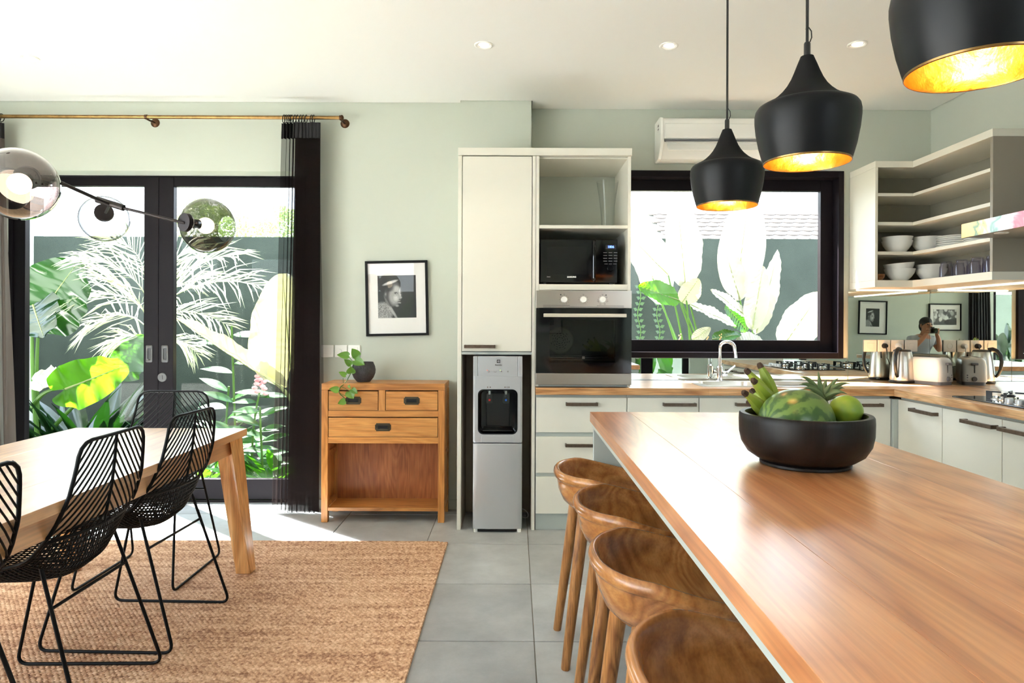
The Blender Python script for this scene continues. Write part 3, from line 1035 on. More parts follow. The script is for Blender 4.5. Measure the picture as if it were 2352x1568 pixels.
# microwave
mw = thing('microwave', (.42, 4.5, 1.556), 'black microwave with blue digital clock on shelf above the oven', 'microwave')
MX0, MX1, MY, MZ0, MZ1 = .163, .655, 4.285, 1.570, 1.846
for x in (.19, .62):
    for y in (4.33, 4.68):
        MB().lathe([(0, 0), (.014, 0), (.014, .016), (0, .016)], 12, (x, y, 1.556)).build('foot', M['black_plastic'], mw)
MB().box(MX0, MX1, MY + .02, 4.72, MZ0, MZ1).build('case', M['black_plastic'], mw, bevel=.004)
_md = MB().box(MX0, .512, MY, MY + .02, MZ0, MZ1).build('door', M['black_gloss'], mw, bevel=.003)
MB().box(.205, .46, MY - .001, MY, 1.62, 1.80).build('viewing_window', mat('dark_mesh_window', srgb(16, 16, 17), .12), _md, smooth=0)
MB().tube(fillet([(.503, MY, 1.83), (.503, MY - .03, 1.825), (.503, MY - .03, 1.59), (.503, MY, 1.585)], .01), .0095, 10).build('door_handle', M['black_gloss'], _md)
_mp = MB().box(.514, MX1, MY, MY + .02, MZ0, MZ1).build('control_panel', M['black_gloss'], mw, bevel=.003)
_dp = at(1403, 567, MY)
MB().box(_dp.x - .034, _dp.x + .034, MY - .001, MY, _dp.z - .014, _dp.z + .014).build('display', M['black_plastic'], _mp, smooth=0)
text('lettering', '1806', .021, M['led_blue'], _mp, (_dp.x, MY - .0015, _dp.z), bold=.0006)
_bt = MB()
for r in range(4):
    for c in range(3):
        p = at(1390 + 12 * c, 580 + 6.5 * r, MY)
        _bt.box(p.x - .012, p.x + .012, MY - .0012, MY, p.z - .0016, p.z + .0016)
for c in range(3):
    p = at(1392 + 10 * c, 606, MY)
    _bt.box(p.x - .01, p.x + .01, MY - .0012, MY, p.z - .0012, p.z + .0012)
_bt.build('buttons', M['grey_plastic'], _mp, smooth=0)
_kp = at(1402, 616, MY)
MB().lathe([(0, .014), (.017, .014), (.019, .01), (.021, 0)], 24, (_kp.x, MY, _kp.z), (0, -1, 0)).build('dial', M['black_gloss'], _mp)
_sp = at(1313, 636, MY)
text('lettering', 'SAMSUNG', .0125, M['white_ink'], _md, (_sp.x, MY - .0008, _sp.z), bold=.0006)
_sp = at(1260, 635.5, MY)
text('lettering', 'Smart', .009, M['white_ink'], _md, (_sp.x, MY - .0008, _sp.z))

# tall glass vase
vs = MB().lathe([(0, .0), (.034, .0), (.036, .006), (.037, .02), (.046, .14), (.058, .24), (.075, .345)], 32, (at(1395, 480, 4.56).x, 4.56, 1.930)).build('glass_vase', M['clear'])
tag(vs, 'tall flared clear glass vase in top niche above the microwave', 'vase')

# water dispenser
wd = thing('water_dispenser', (-.104, 4.34, 0), 'silver floor-standing water dispenser in alcove under tall cabinet', 'water dispenser')
DXC, DW, DY, DB = -.104, .308, 4.186, 4.50
_h = DW / 2


def disp_outline(y0):
    return [(DXC - _h, DB), (DXC - _h, y0 + .018), (DXC - _h + .006, y0 + .010), (DXC - _h + .028, y0 + .003), (DXC - .06, y0), (DXC + .06, y0), (DXC + _h - .028, y0 + .003), (DXC + _h - .006, y0 + .010), (DXC + _h, y0 + .018), (DXC + _h, DB)]


SV = M['silver']
MB().prism(disp_outline(DY), .022, .556).build('lower_body', SV, wd, bevel=.003, smooth=50)
MB().box(DXC - _h + .01, DXC + _h - .01, DY + .012, DB - .01, .004, .022).build('plinth', M['black_plastic'], wd, smooth=0)
for s in (-1, 1):
    MB().lathe([(0, 0), (.016, 0), (.016, .022), (0, .022)], 14, (DXC + s * (_h - .02), DY + .024, 0)).build('foot', M['white_plastic'], wd)
_rx0, _rx1, _rz0, _rz1 = -.2275, .0205, .614, .895
MB().box(DXC - _h, DXC + _h, DY + .10, DB, .562, 1.10).box(DXC - _h, _rx0 - .002, DY + .012, DY + .10, .562, 1.10).box(_rx1 + .002, DXC + _h, DY + .012, DY + .10, .562, 1.10).box(_rx0, _rx1, DY + .012, DY + .10, _rz1, 1.10).box(_rx0, _rx1, DY + .012, DY + .10, .562, _rz0).build('upper_body', SV, wd, bevel=.002)
_in = superrect(_rx1 - _rx0, _rz1 - _rz0, .034, 6)
_cx, _cz = (_rx0 + _rx1) / 2, (_rz0 + _rz1) / 2


def ray_rect(pts, x0, x1, z0, z1, cx, cz):
    out = []
    for a, b in pts:
        ks = []
        if a > 1e-9: ks.append((x1 - cx) / a)
        if a < -1e-9: ks.append((x0 - cx) / a)
        if b > 1e-9: ks.append((z1 - cz) / b)
        if b < -1e-9: ks.append((z0 - cz) / b)
        k = min(ks)
        out.append((cx + a * k, cz + b * k))
    return out


_outer = ray_rect(_in, DXC - _h + .012, DXC + _h - .012, .562, 1.10, _cx, _cz)
_inn = [(_cx + a, _cz + b) for a, b in _in]
MB().ring(_outer, _inn, lambda a, b: (a, DY + .002, b)).ring(_inn, _inn, lambda a, b: (a, DY + .002, b)).ring(_outer, [(DXC + (a - DXC) * 1.08, b) for a, b in _outer], lambda a, b: (a, DY + .012 if abs(a - DXC) > _h - .004 else DY + .002, b)).build('front_panel', SV, wd, smooth=25)
_in2 = [(_cx + a * .95, _cz + b * .955) for a, b in _in]
_in3 = [(_cx + a * .86, _cz + b * .88) for a, b in _in]
_rc = MB().ring(_inn, _in2, lambda a, b: (a, DY - .001, b))
_n = len(_in2)
_rc.add([(a, DY - .001, b) for a, b in _in2] + [(a, DY + .085, b) for a, b in _in3], [(i, (i + 1) % _n, _n + (i + 1) % _n, _n + i) for i in range(_n)] + [tuple(range(_n, 2 * _n))])
_rc.build('dispensing_recess', M['black_gloss'], wd, smooth=25)
MB().box(_cx - .075, _cx + .075, DY + .075, DY + .085, _cz - .1, _cz + .11).build('recess_panel', M['black_plastic'], wd, bevel=.004)
MB().box(_rx0 + .03, _rx1 - .03, DY + .004, DY + .08, _rz0 + .018, _rz0 + .026).build('drip_tray', M['black_gloss'], wd, bevel=.002)
for s, ink in ((-1, 'red_ink'), (1, 'blue_ink')):
    x = _cx + s * .0515
    tp = MB().lathe([(0, .0), (.009, 0), (.009, .03), (.013, .034), (.013, .05), (0, .05)], 14, (x, DY + .03, .842)).build('tap', M['black_plastic'], wd)
    MB().box(x - .0055, x + .0055, DY + .008, DY + .014, .862, .885).build('tap_trim', M['chrome'], tp, smooth=0)
    lv = MB().prism(rot_outline(superrect(.044, .064, .012, 4), x, .838), DY + .004, DY + .007, 'y').build('lever', M['clear'], tp, smooth=0)
    MB().box(x - .006, x + .006, DY + .002, DY + .004, .822, .834).build('colour_mark', M[ink], tp, smooth=0)
MB().box(DXC - .1, DXC + .1, DY - .001, DY + .012, .564, .606).build('tray_cover', SV, wd, bevel=.002)
_lp = at(1145, 829.5, DY)
_lg = MB().box(_lp.x - .010, _lp.x + .010, DY + .0005, DY + .002, _lp.z - .010, _lp.z + .010)
_lg.build('logo', M['dark_ink'], wd, smooth=0)
_lg = MB().prism([(_lp.x - .0075, _lp.z), (_lp.x + .0005, _lp.z + .0075), (_lp.x + .0005, _lp.z - .0075)], DY, DY + .0005, 'y')
_lg.prism([(_lp.x + .002, _lp.z + .0012), (_lp.x + .002, _lp.z + .0078), (_lp.x + .0085, _lp.z + .0012)], DY, DY + .0005, 'y').prism([(_lp.x + .002, _lp.z - .0012), (_lp.x + .002, _lp.z - .0078), (_lp.x + .0085, _lp.z - .0012)], DY, DY + .0005, 'y')
_lg.build('logo_figure', SV, wd, smooth=0)
_lp = at(1145, 838, DY)
text('lettering', 'Electrolux', .0105, M['dark_ink'], wd, (_lp.x, DY + .001, _lp.z), bold=.0003)
_ic = MB()
p = at(1122.5, 853, DY)
_ic.tube([(p.x + .0055 * math.cos(2 * PI * k / 16), DY + .001, p.z + .0055 * math.sin(2 * PI * k / 16)) for k in range(16)], .0007, 4, closed=True).box(p.x - .0006, p.x + .0006, DY, DY + .001, p.z - .002, p.z + .004)
p = at(1137.5, 853, DY)
_ic.tube([(p.x - .006, DY + .001, p.z + .004), (p.x - .006, DY + .001, p.z - .004), (p.x + .006, DY + .001, p.z - .004), (p.x + .006, DY + .001, p.z + .004)], .0007, 4)
p = at(1152, 853, DY)
_ic.box(p.x - .003, p.x + .003, DY, DY + .001, p.z - .003, p.z + .003)
p = at(1166.5, 853, DY)
for k in (-1, 0, 1):
    _ic.tube([(p.x + k * .003, DY + .001, p.z + .004), (p.x + k * .003 + .001, DY + .001, p.z), (p.x + k * .003, DY + .001, p.z - .004)], .0007, 4)
for px, w in ((1120, .003), (1126, .0035), (1160, .003), (1164.5, .002), (1169, .003)):
    p = at(px, 889, DY)
    _ic.box(p.x - w, p.x + w, DY, DY + .001, p.z - .004, p.z + .004)
_ic.build('printed_symbols', mat('brownish_ink', srgb(120, 104, 92), .5), wd, smooth=0)
p = at(1119, 850, DY)
MB().ball((p.x, DY + .001, p.z), .0022, 8, 6).build('indicator_light', M['led_red'], wd)
p = at(1149, 850, DY)
MB().ball((p.x, DY + .001, p.z), .0022, 8, 6).build('indicator_light', M['led_green'], wd)
MB().tube(bez3((.05, 4.47, .02), (.12, 4.40, .01), (.10, 4.42, .08), (.052, 4.48, .07), 16), .003, 6).build('power_cord', M['white_plastic'], wd)


# ------------------------------------------------------------------ base cabinets and worktop
CT = .905                                   # worktop height
CFY, CFX = 4.195, 2.375                     # worktop front edges
BY, BX = 4.222, 2.402                       # cabinet fronts


def base_unit(label, x0, x1, fronts, pulls):
    """unit of the window run; fronts: list of (z0, z1); pulls: px range of the handle on each front"""
    t = thing('base_cabinet', ((x0 + x1) / 2, 4.5, 0), label, 'cabinet', 'base cabinets under the window worktop')
    MB().box(x0, x1, BY + .019, 4.80, .105, .860).build('carcass', M['pale_green'], t, smooth=0)
    MB().box(x0, x1, BY + .035, BY + .05, 0, .105).build('plinth', M['pale_green'], t, smooth=0)
    for (z0, z1), pl in zip(fronts, pulls):
        d = MB().box(x0 + .0015, x1 - .0015, BY, BY + .018, z0, z1).build('drawer' if z1 - z0 < .5 else 'door', CR, t, bevel=.0015)
        if pl:
            bar_pull(pl[0], pl[1], pl[2], BY, d)
    return t


_X = lambda px: at(px, 930, BY).x
_hz = .80
base_unit('cream base unit of three wide drawers under the oven tower', .136, _X(1440), [(.622, .842), (.366, .594), (.110, .342)],
          [(_X(1299), _X(1372), at(1335, 927, BY).z), (_X(1298), _X(1371), at(1335, 1021, BY).z), (_X(1298), _X(1371), .30)])
base_unit('cream base cabinet just left of the sink', _X(1440) + .002, _X(1605), [(.110, .842)], [(_X(1522), _X(1597), at(1560, 928, BY).z)])
base_unit('cream base cabinet beneath the sink', _X(1605) + .002, _X(1771), [(.110, .842)], [(_X(1688), _X(1763), at(1725, 928, BY).z)])
base_unit('cream base cabinet behind the fruit bowl', _X(1771) + .002, _X(1908), [(.110, .842)], [(_X(1782), _X(1857), at(1820, 928, BY).z)])
base_unit('cream base cabinet at the inner corner under the worktop', _X(1908) + .002, 2.372, [(.110, .842)], [(_X(1948), _X(2023), at(1985, 929, BY).z)])


def side_unit(label, y1, y0, pull):
    t = thing('base_cabinet', (2.7, (y0 + y1) / 2, 0), label, 'cabinet', 'base cabinets under the hob worktop')
    MB().box(BX + .019, 2.985, y0, y1, .105, .860).build('carcass', M['pale_green'], t, smooth=0)
    MB().box(BX + .035, BX + .05, y0, y1, 0, .105).build('plinth', M['pale_green'], t, smooth=0)
    d = MB().box(BX, BX + .018, y0 + .0015, y1 - .0015, .110, .842).build('door', CR, t, bevel=.0015)
    if pull:
        bar_pull(pull[0], pull[1], _hz, BX, d, axis='y')


side_unit('cream base cabinet at the corner end of the hob run', 4.196, 3.764, (3.795, 4.025))
side_unit('cream base cabinet under the hob with handle at its near side', 3.762, 3.302, (3.325, 3.56))
side_unit('cream base cabinet under the hob with handle at its far side', 3.300, 2.84, (3.07, 3.285))
side_unit('cream base cabinet beyond the hob towards the camera', 2.838, 2.38, (2.41, 2.64))
side_unit('cream base cabinet at the near end of the hob run', 2.378, 1.90, (2.13, 2.36))
MB().box(2.375, BX + .017, 4.197, BY + .018, .105, .842).build('corner_post', M['pale_green'], None)['kind'] = 'structure'
bpy.data.objects['corner_post'].name = 'trim_1'

top = thing('worktop', (1.5, 4.5, .861), 'continuous oak coloured L shaped wooden worktop along window and hob walls', 'worktop')
SX0, SX1, SY0, SY1 = 1.215, 2.10, 4.31, 4.745        # sink cut-out
MB().box(.133, SX0, CFY, 4.815, .861, CT).box(SX1, 2.985, CFY, 4.815, .861, CT).box(SX0, SX1, CFY, SY0, .861, CT).box(SX0, SX1, SY1, 4.815, .861, CT).build('board', M['teak_x'], top, bevel=.0015, smooth=0)
MB().box(CFX, 2.985, 1.90, CFY - .0005, .861, CT).build('board', M['teak_yr'], top, bevel=.0015, smooth=0)

# mirror splashbacks
tag(MB().box(.738, 2.398, 4.828, 4.838, CT + .001, 1.062).build('mirror_splashback', M['mirror'], smooth=0), 'low strip of mirror splashback under the kitchen window', 'mirror')
tag(MB().box(2.402, 2.990, 4.828, 4.838, CT + .001, 1.548).build('mirror_splashback', M['mirror'], smooth=0), 'mirror splashback behind the kettle carrying the row of sockets', 'mirror')
tag(MB().box(2.990, 2.998, 2.2, 4.826, CT + .001, 1.548).build('mirror_splashback', M['mirror'], smooth=0), 'long mirror splashback on the wall behind the hob', 'mirror')
tag(MB().box(.74, 2.37, 4.818, 4.838, 1.0635, 1.0645).build('mirror_trim', M['steel'], smooth=0), 'thin metal trim along the mirror under the window', 'trim')

# sink and tap
sink = thing('sink', (1.7, 4.53, CT), 'stainless steel sink with drainer set into worktop under window', 'sink')
_o = rot_outline(superrect(SX1 - SX0 + .03, SY1 - SY0 + .03, .03, 5), (SX0 + SX1) / 2, (SY0 + SY1) / 2)
_bc = (1.45, 4.51)
_hole = rot_outline(superrect(.38, .33, .07, 5), *_bc)
_s = MB().ring(_o, _hole, lambda a, b: (a, b, CT + .004)).ring(_o, _o, lambda a, b: (a, b, CT + .004))
_n = len(_o)
_s.add([(a, b, CT + .004) for a, b in _o] + [(a, b, CT - .002) for a, b in _o], [(i, (i + 1) % _n, _n + (i + 1) % _n, _n + i) for i in range(_n)])
_bt = rot_outline(superrect(.34, .29, .06, 5), *_bc)
_s.add([(a, b, CT + .004) for a, b in _hole] + [(a, b, CT - .15) for a, b in _bt], [(i, (i + 1) % _n, _n + (i + 1) % _n, _n + i) for i in range(_n)] + [tuple(range(_n, 2 * _n))])
_s.build('basin', M['steel'], sink, smooth=30)
_dr = MB()
for k in range(9):
    y = 4.37 + k * .036
    _dr.tube([(1.72, y, CT + .0045), (2.04, y, CT + .0045)], .004, 6)
_dr.build('drainer_ribs', M['steel'], sink)
MB().lathe([(0, .004), (.03, .004), (.034, 0)], 20, (_bc[0], _bc[1], CT - .149)).build('drain', M['chrome'], sink)

tap = thing('kitchen_tap', (1.445, 4.715, CT), 'chrome gooseneck kitchen tap with side lever behind the sink', 'tap')
_tx, _ty = at(1653, 860, 4.715).x, 4.715
_z = at(1653, 784, 4.715).z
MB().lathe([(0, 0), (.026, 0), (.026, .006), (.021, .010), (.021, .095), (.014, .104), (0, .104)], 24, (_tx, _ty, CT + .0045)).build('tap_body', M['chrome'], tap)
_arc = [(_tx, _ty, CT + .10), (_tx, _ty, _z - .05)] + [(_tx + .036 - .036 * math.cos(a), _ty - .05 + .05 * math.cos(a), _z - .05 + .05 * math.sin(a)) for a in [PI * k / 14 for k in range(1, 15)]] + [(_tx + .076, _ty - .104, _z - .085), (_tx + .077, _ty - .106, _z - .11)]
MB().tube(_arc, [.0125] * (len(_arc) - 2) + [.013, .0135], 14).build('spout', M['chrome'], tap)
_lv = MB().lathe([(0, 0), (.020, 0), (.020, .028), (.016, .034), (0, .034)], 20, (_tx + .018, _ty - .005, CT + .055), (1, -.25, .0)).build('lever_hub', M['chrome'], tap)
MB().tube([(_tx + .045, _ty - .01, CT + .062), (_tx + .10, _ty - .028, CT + .115)], [.0065, .0045], 10).build('lever', M['chrome'], _lv)

# gas hob on the right worktop
hob = thing('gas_hob', (2.68, 3.3, CT), 'black glass gas hob with cast iron pan supports on right worktop', 'hob')
HX0, HX1, HY0, HY1 = 2.437, 2.925, 2.99, 3.735
MB().box(HX0, HX1, HY0, HY1, CT, CT + .009).build('glass_top', M['black_gloss'], hob, bevel=.003)
for x, y, s in ((2.60, 3.53, 1.0), (2.80, 3.53, .8), (2.60, 3.20, .8), (2.80, 3.20, 1.1)):
    b = MB().lathe([(0, .004), (.075 * s, .004), (.078 * s, .0), (.05 * s, .001)], 28, (x, y, CT + .009)).build('burner', M['steel'], hob)
    MB().lathe([(0, .02), (.034 * s, .02), (.046 * s, .017), (.048 * s, .008), (.045 * s, .004)], 28, (x, y, CT + .009)).build('burner_ring', M['chrome'], b)
    MB().lathe([(0, .028), (.028 * s, .028), (.033 * s, .024), (.033 * s, .02)], 24, (x, y, CT + .009)).build('burner_cap', M['black_plastic'], b)
    for k in range(4):
        sp = MB()
        a = PI / 4 + k * PI / 2
        c_, s_ = math.cos(a), math.sin(a)
        R = Matrix.Rotation(a, 3, 'Z')
        for bx in ((.07 * s, .085 * s + .012, -.006, .006, 0, .042), (.03 * s, .085 * s + .012, -.005, .005, .034, .042)):
            sp.box(x + bx[0], x + bx[1], y + bx[2], y + bx[3], CT + .009 + bx[4], CT + .009 + bx[5], R, (x, y, CT))
        sp.build('pan_support', M['black_plastic'], b, bevel=.0012, smooth=0)
for k in range(4):
    MB().lathe([(0, .026), (.017, .026), (.0185, .022), (.0185, .004), (.022, .0)], 22, (2.483, 3.30 + .068 * k - .14, CT + .009)).build('knob', M['silver'], hob)

# kettle
ket = thing('kettle', (2.70, 4.70, CT), 'brushed steel kettle with black handle beside the toaster', 'kettle')
kx, ky = 2.712, 4.69
MB().lathe([(0, 0), (.080, 0), (.083, .006), (.082, .016), (0, .016)], 32, (kx, ky, CT)).build('power_base', M['black_plastic'], ket)
MB().lathe([(0, .018), (.078, .018), (.079, .03), (.077, .06), (.072, .12), (.064, .18), (.058, .212), (.056, .218)], 40, (kx, ky, CT)).build('body', M['steel'], ket)
MB().lathe([(.056, .217), (.057, .222), (.050, .230), (.02, .234), (0, .234)], 32, (kx, ky, CT)).build('lid', M['black_plastic'], ket)
_hd = Vector((-.78, -.62, 0)).normalized()
_hp = [Vector((kx, ky, CT)) + _hd * a + Vector((0, 0, b)) for a, b in ((.035, .232), (.062, .236), (.088, .226), (.108, .195), (.114, .15), (.108, .10), (.094, .062), (.078, .045))]
MB().tube(_hp, [.014, .015, .014, .013, .012, .011, .010, .010], 12).build('handle', M['black_plastic'], ket)
_sd = -_hd
MB().hexa([Vector((kx, ky, CT + .165)) + _sd * .060 + Vector((-_sd.y, _sd.x, 0)) * w for w in (-.008, .008)] + [Vector((kx, ky, CT + .165)) + _sd * .072 + Vector((-_sd.y, _sd.x, 0)) * w for w in (.004, -.004)],
          [Vector((kx, ky, CT + .214)) + _sd * .050 + Vector((-_sd.y, _sd.x, 0)) * w for w in (-.022, .022)] + [Vector((kx, ky, CT + .214)) + _sd * .086 + Vector((-_sd.y, _sd.x, 0)) * w for w in (.008, -.008)]).build('spout', M['steel'], ket, smooth=60)
MB().tube(bez3((kx + .05, ky + .06, CT + .01), (kx + .14, ky + .02, CT + .02), (kx + .10, ky + .08, CT + .13), (kx + .02, ky + .10, CT + .10), 14) + [(kx - .01, 4.80, CT + .16)], .003, 6).build('power_cord', M['black_plastic'], ket)

# toaster, turned to face the room's corner
toa = thing('toaster', (2.845, 4.60, CT), 'white two slot toaster with grey lever in the worktop corner', 'toaster')
TM = Matrix.Rotation(math.radians(-65), 3, 'Z')
T0 = Vector((2.848, 4.60, CT))


def tp_(p):
    return T0 + TM @ Vector(p)


def toast_build(mb, name, m, parent, **k):
    mb.v = [tuple(tp_(p)) for p in mb.v]
    return mb.build(name, m, parent, **k)


TLn, TW, TH = .25, .148, .185
toast_build(MB().prism(superrect(TLn - .01, TW - .01, .03, 5), .0, .022), 'base', M['grey_plastic'], toa, smooth=40)
# shell: rounded loft
_rows = [(.022, .0), (.04, .002), (.13, .0), (.165, -.006), (.18, -.016), (TH, -.034)]
_sh = MB()
_idx = []
for z, d in _rows:
    pts = superrect(TLn + 2 * d - (z - .02) * .06, TW + 2 * d, max(.012, .032 + d * .3), 5)
    _idx.append(len(_sh.v))
    _sh.v += [(a, b, z) for a, b in pts]
_n = len(pts)
for a, b in zip(_idx, _idx[1:]):
    _sh.f += [(a + i, a + (i + 1) % _n, b + (i + 1) % _n, b + i) for i in range(_n)]
_sh.f.append(tuple(range(_idx[-1], _idx[-1] + _n)))
_body = toast_build(_sh, 'body', M['white_plastic'], toa, smooth=50)
for s in (-1, 1):
    toast_build(MB().box(-.085, .085, s * .03 - .013, s * .03 + .013, TH - .0004, TH + .0012), 'slot', M['black_plastic'], _body, smooth=0)
toast_build(MB().box(TLn / 2 - .008, TLn / 2 - .0008, -.0035, .0035, .05, .148), 'lever_track', M['black_plastic'], _body, smooth=0)
toast_build(MB().box(TLn / 2 - .006, TLn / 2 + .018, -.02, .02, .135, .15), 'lever', M['grey_plastic'], toa, bevel=.004)
_kn = MB().lathe([(0, .016), (.013, .016), (.0155, .012), (.017, 0)], 20, (TLn / 2 - .004, .0, .042), (1, 0, 0))
toast_build(_kn, 'dial', M['grey_plastic'], toa)
for k in range(3):
    toast_build(MB().lathe([(0, .005), (.0045, .005), (.005, 0)], 10, (TLn / 2 - .004, .04, .036 + .015 * k), (1, 0, 0)), 'button', M['grey_plastic'], toa)
for a in (-.09, .09):
    toast_build(MB().lathe([(0, -.0), (.008, 0), (.008, .002), (0, .002)], 10, (a, -.05, 0)), 'foot', M['black_plastic'], toa)

# sockets on the mirror
_sw = .083
_gz = at(2045, 794, 4.82).z
_lbl = ['cream wall plate with a plain rocker at the left end of the socket row', 'cream wall socket with a black plug beside the plain rocker', 'cream wall socket with a white plug on the mirror', 'empty cream wall socket at the right end of the row']
for k, px in enumerate((1999, 2030.5, 2061.5, 2093)):
    x = at(px, 794, 4.82).x
    s = thing('wall_socket', (x, 4.828, _gz), _lbl[k], 'socket', 'sockets on the mirror splashback')
    pl = MB().box(x - .0455, x + .0455, 4.818, 4.827, _gz - .0425, _gz + .0425).build('plate', M['cream_plastic'], s, bevel=.003)
    if k == 0:
        MB().box(x - .024, x + .024, 4.815, 4.819, _gz - .02, _gz + .02).build('rocker', M['cream_plastic'], s, bevel=.001)
    else:
        MB().lathe([(0, -.004), (.017, -.004), (.0195, .0015), (.021, .0)], 24, (x, 4.8178, _gz), (0, -1, 0)).build('socket_well', M['cream_plastic'], s)
        if k in (1, 2):
            MB().lathe([(0, .03), (.012, .03), (.018, .02), (.019, 0), (0, 0)], 20, (x, 4.817, _gz), (0, -1, 0)).tube(bez((x, 4.795, _gz - .005), (x + .004, 4.785, _gz - .03), (x + .006, 4.79, _gz - .09)), .004, 7).build('plug', M['black_plastic'] if k == 1 else M['white_plastic'], s)
        else:
            _ho = MB()
            for d in (-.0095, .0095):
                _ho.lathe([(0, .0006), (.0027, .0006), (.0027, 0)], 8, (x + d, 4.8215, _gz), (0, -1, 0))
            _ho.build('pin_holes', M['black_plastic'], s)

# ------------------------------------------------------------------ corner shelf unit
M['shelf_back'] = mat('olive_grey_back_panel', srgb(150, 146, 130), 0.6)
shelf = thing('corner_shelf_unit', (2.7, 4.5, 1.56), 'open white L shaped corner shelf unit above the mirror', 'shelf unit')
SX, SYF, SXF, SYE, ZB, ZT = 2.412, 4.49, 2.664, 3.743, 1.56, 2.405


def Lsh(g=0.0, inset=0.0):
    return [(SX + g, 4.832), (SX + g, SYF + inset), (SXF + inset, SYF + inset), (SXF + inset, SYE + g), (2.995, SYE + g), (2.995, 4.832)]


CS = M['cream_shelf']
MB().prism(Lsh(), 2.362, ZT).build('top_board', CS, shelf, bevel=.0015, smooth=0)
MB().prism(Lsh(), ZB, 1.607).build('bottom_board', CS, shelf, bevel=.0015, smooth=0)
for z0, z1 in ((2.170, 2.190), (1.975, 1.997), (1.778, 1.799)):
    MB().prism(Lsh(.019, .004), z0, z1).build('shelf', CS, shelf, bevel=.001, smooth=0)
MB().box(SX, SX + .0185, SYF, 4.832, 1.6075, 2.3615).build('side_panel', CS, shelf, bevel=.0015, smooth=0)
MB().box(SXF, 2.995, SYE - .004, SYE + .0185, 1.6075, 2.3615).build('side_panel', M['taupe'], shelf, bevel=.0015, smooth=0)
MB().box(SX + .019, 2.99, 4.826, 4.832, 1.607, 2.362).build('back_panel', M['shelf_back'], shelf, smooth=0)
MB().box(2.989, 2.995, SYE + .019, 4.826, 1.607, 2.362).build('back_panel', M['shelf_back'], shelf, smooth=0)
_l1 = MB().box(2.45, 2.95, 4.795, 4.812, ZB - .009, ZB - .001).build('light_strip', M['led_warm'], shelf, smooth=0)
MB().box(2.965, 2.98, 3.80, 4.70, ZB - .009, ZB - .001).build('light_strip', M['led_warm'], shelf, smooth=0)

# crockery
BR = .097
bowl_mb = MB().lathe([(0, .004), (.040, .004), (.042, 0), (.046, 0), (.048, .006), (.070, .028), (.088, .055), (.0965, .082), (.0985, .085), (.095, .085), (.086, .056), (.068, .031), (.045, .013), (0, .011)], 32)
bowl0 = bowl_mb.build('bowl', M['porcelain'], smooth=60)
_spots = [(2.636, 4.625, 1.799, 0, 'white bowl at the bottom of the left stack on the middle shelf'),
          (2.636, 4.625, 1.827, 0, 'white bowl on top of the left stack on the middle shelf'),
          (2.846, 4.625, 1.799, 0, 'white bowl at the bottom of the stack beside the plates'),
          (2.846, 4.625, 1.827, 0, 'white bowl on top of the stack beside the plates'),
          (2.655, 4.625, 1.607, 0, 'white bowl at the bottom of the left stack on the lowest shelf'),
          (2.655, 4.625, 1.634, .08, 'white bowl set askew on top of the left stack on lowest shelf'),
          (2.860, 4.605, 1.607, 0, 'white bowl at the bottom of the stack beside the tumblers'),
          (2.860, 4.605, 1.635, 0, 'white bowl on top of the stack beside the tumblers')]
for k, (x, y, z, tilt, lb) in enumerate(_spots):
    o = bowl0 if k == 0 else bowl0.copy()
    if k:
        COL.objects.link(o)
    o.location = (x, y, z + (.012 if tilt else 0))
    o.rotation_euler = (0, -tilt, 0)
    tag(o, lb, 'bowl', 'white bowls on the corner shelves')
plate0 = MB().lathe([(0, .003), (.06, .003), (.062, 0), (.068, 0), (.072, .005), (.105, .015), (.113, .018), (.113, .021), (.104, .0185), (.07, .009), (0, .007)], 32).build('plate', M['porcelain'], smooth=50)
_plz = ['lowest', 'second lowest', 'third from the bottom', 'third from the top', 'second from the top', 'topmost']
for k in range(6):
    o = plate0 if k == 0 else plate0.copy()
    if k:
        COL.objects.link(o)
    o.location = (2.862, 4.345, 1.799 + k * .0125)
    tag(o, 'white plate %s in the tall stack beside the bowls' % _plz[k], 'plate', 'white plates on the middle shelf')
for k in range(2):
    o = plate0.copy()
    COL.objects.link(o)
    o.location = (2.85, 4.06, 1.799 + k * .0125)
    tag(o, 'white plate at the %s of the low pair behind the hood' % ('bottom', 'top')[k], 'plate', 'white plates on the middle shelf')
sb = MB().lathe([(0, .003), (.02, 0), (.024, 0), (.044, .024), (.05, .046), (.046, .046), (.04, .026), (.02, .008), (0, .007)], 24, (2.485, 4.60, 1.607)).build('wooden_bowl', M['small_wood'], smooth=60)
tag(sb, 'small wooden bowl with dark rim at left end of lowest shelf', 'bowl')
tum0 = MB().lathe([(0, .101), (.030, .101), (.032, .099), (.033, .075), (.0375, .07), (.0405, .0), (.0385, .0), (.0355, .07), (.031, .076), (.029, .094), (0, .094)], 24).build('tumbler', M['violet_glass'], smooth=50)
_tk = 0
_ordn = ['nearest the bowls', 'second from the bowls', 'third from the bowls', 'at the end panel']
for row, x in ((0, 2.735), (1, 2.85)):
    for k, y in enumerate((4.25, 4.105, 3.965, 3.835)):
        o = tum0 if _tk == 0 else tum0.copy()
        if _tk:
            COL.objects.link(o)
        _tk += 1
        o.location = (x, y + row * .06, 1.607)
        tag(o, 'upturned violet tinted tumbler in the %s row, %s' % (('front', 'rear')[row], _ordn[k]), 'glass', 'upturned tumblers on the lowest shelf')

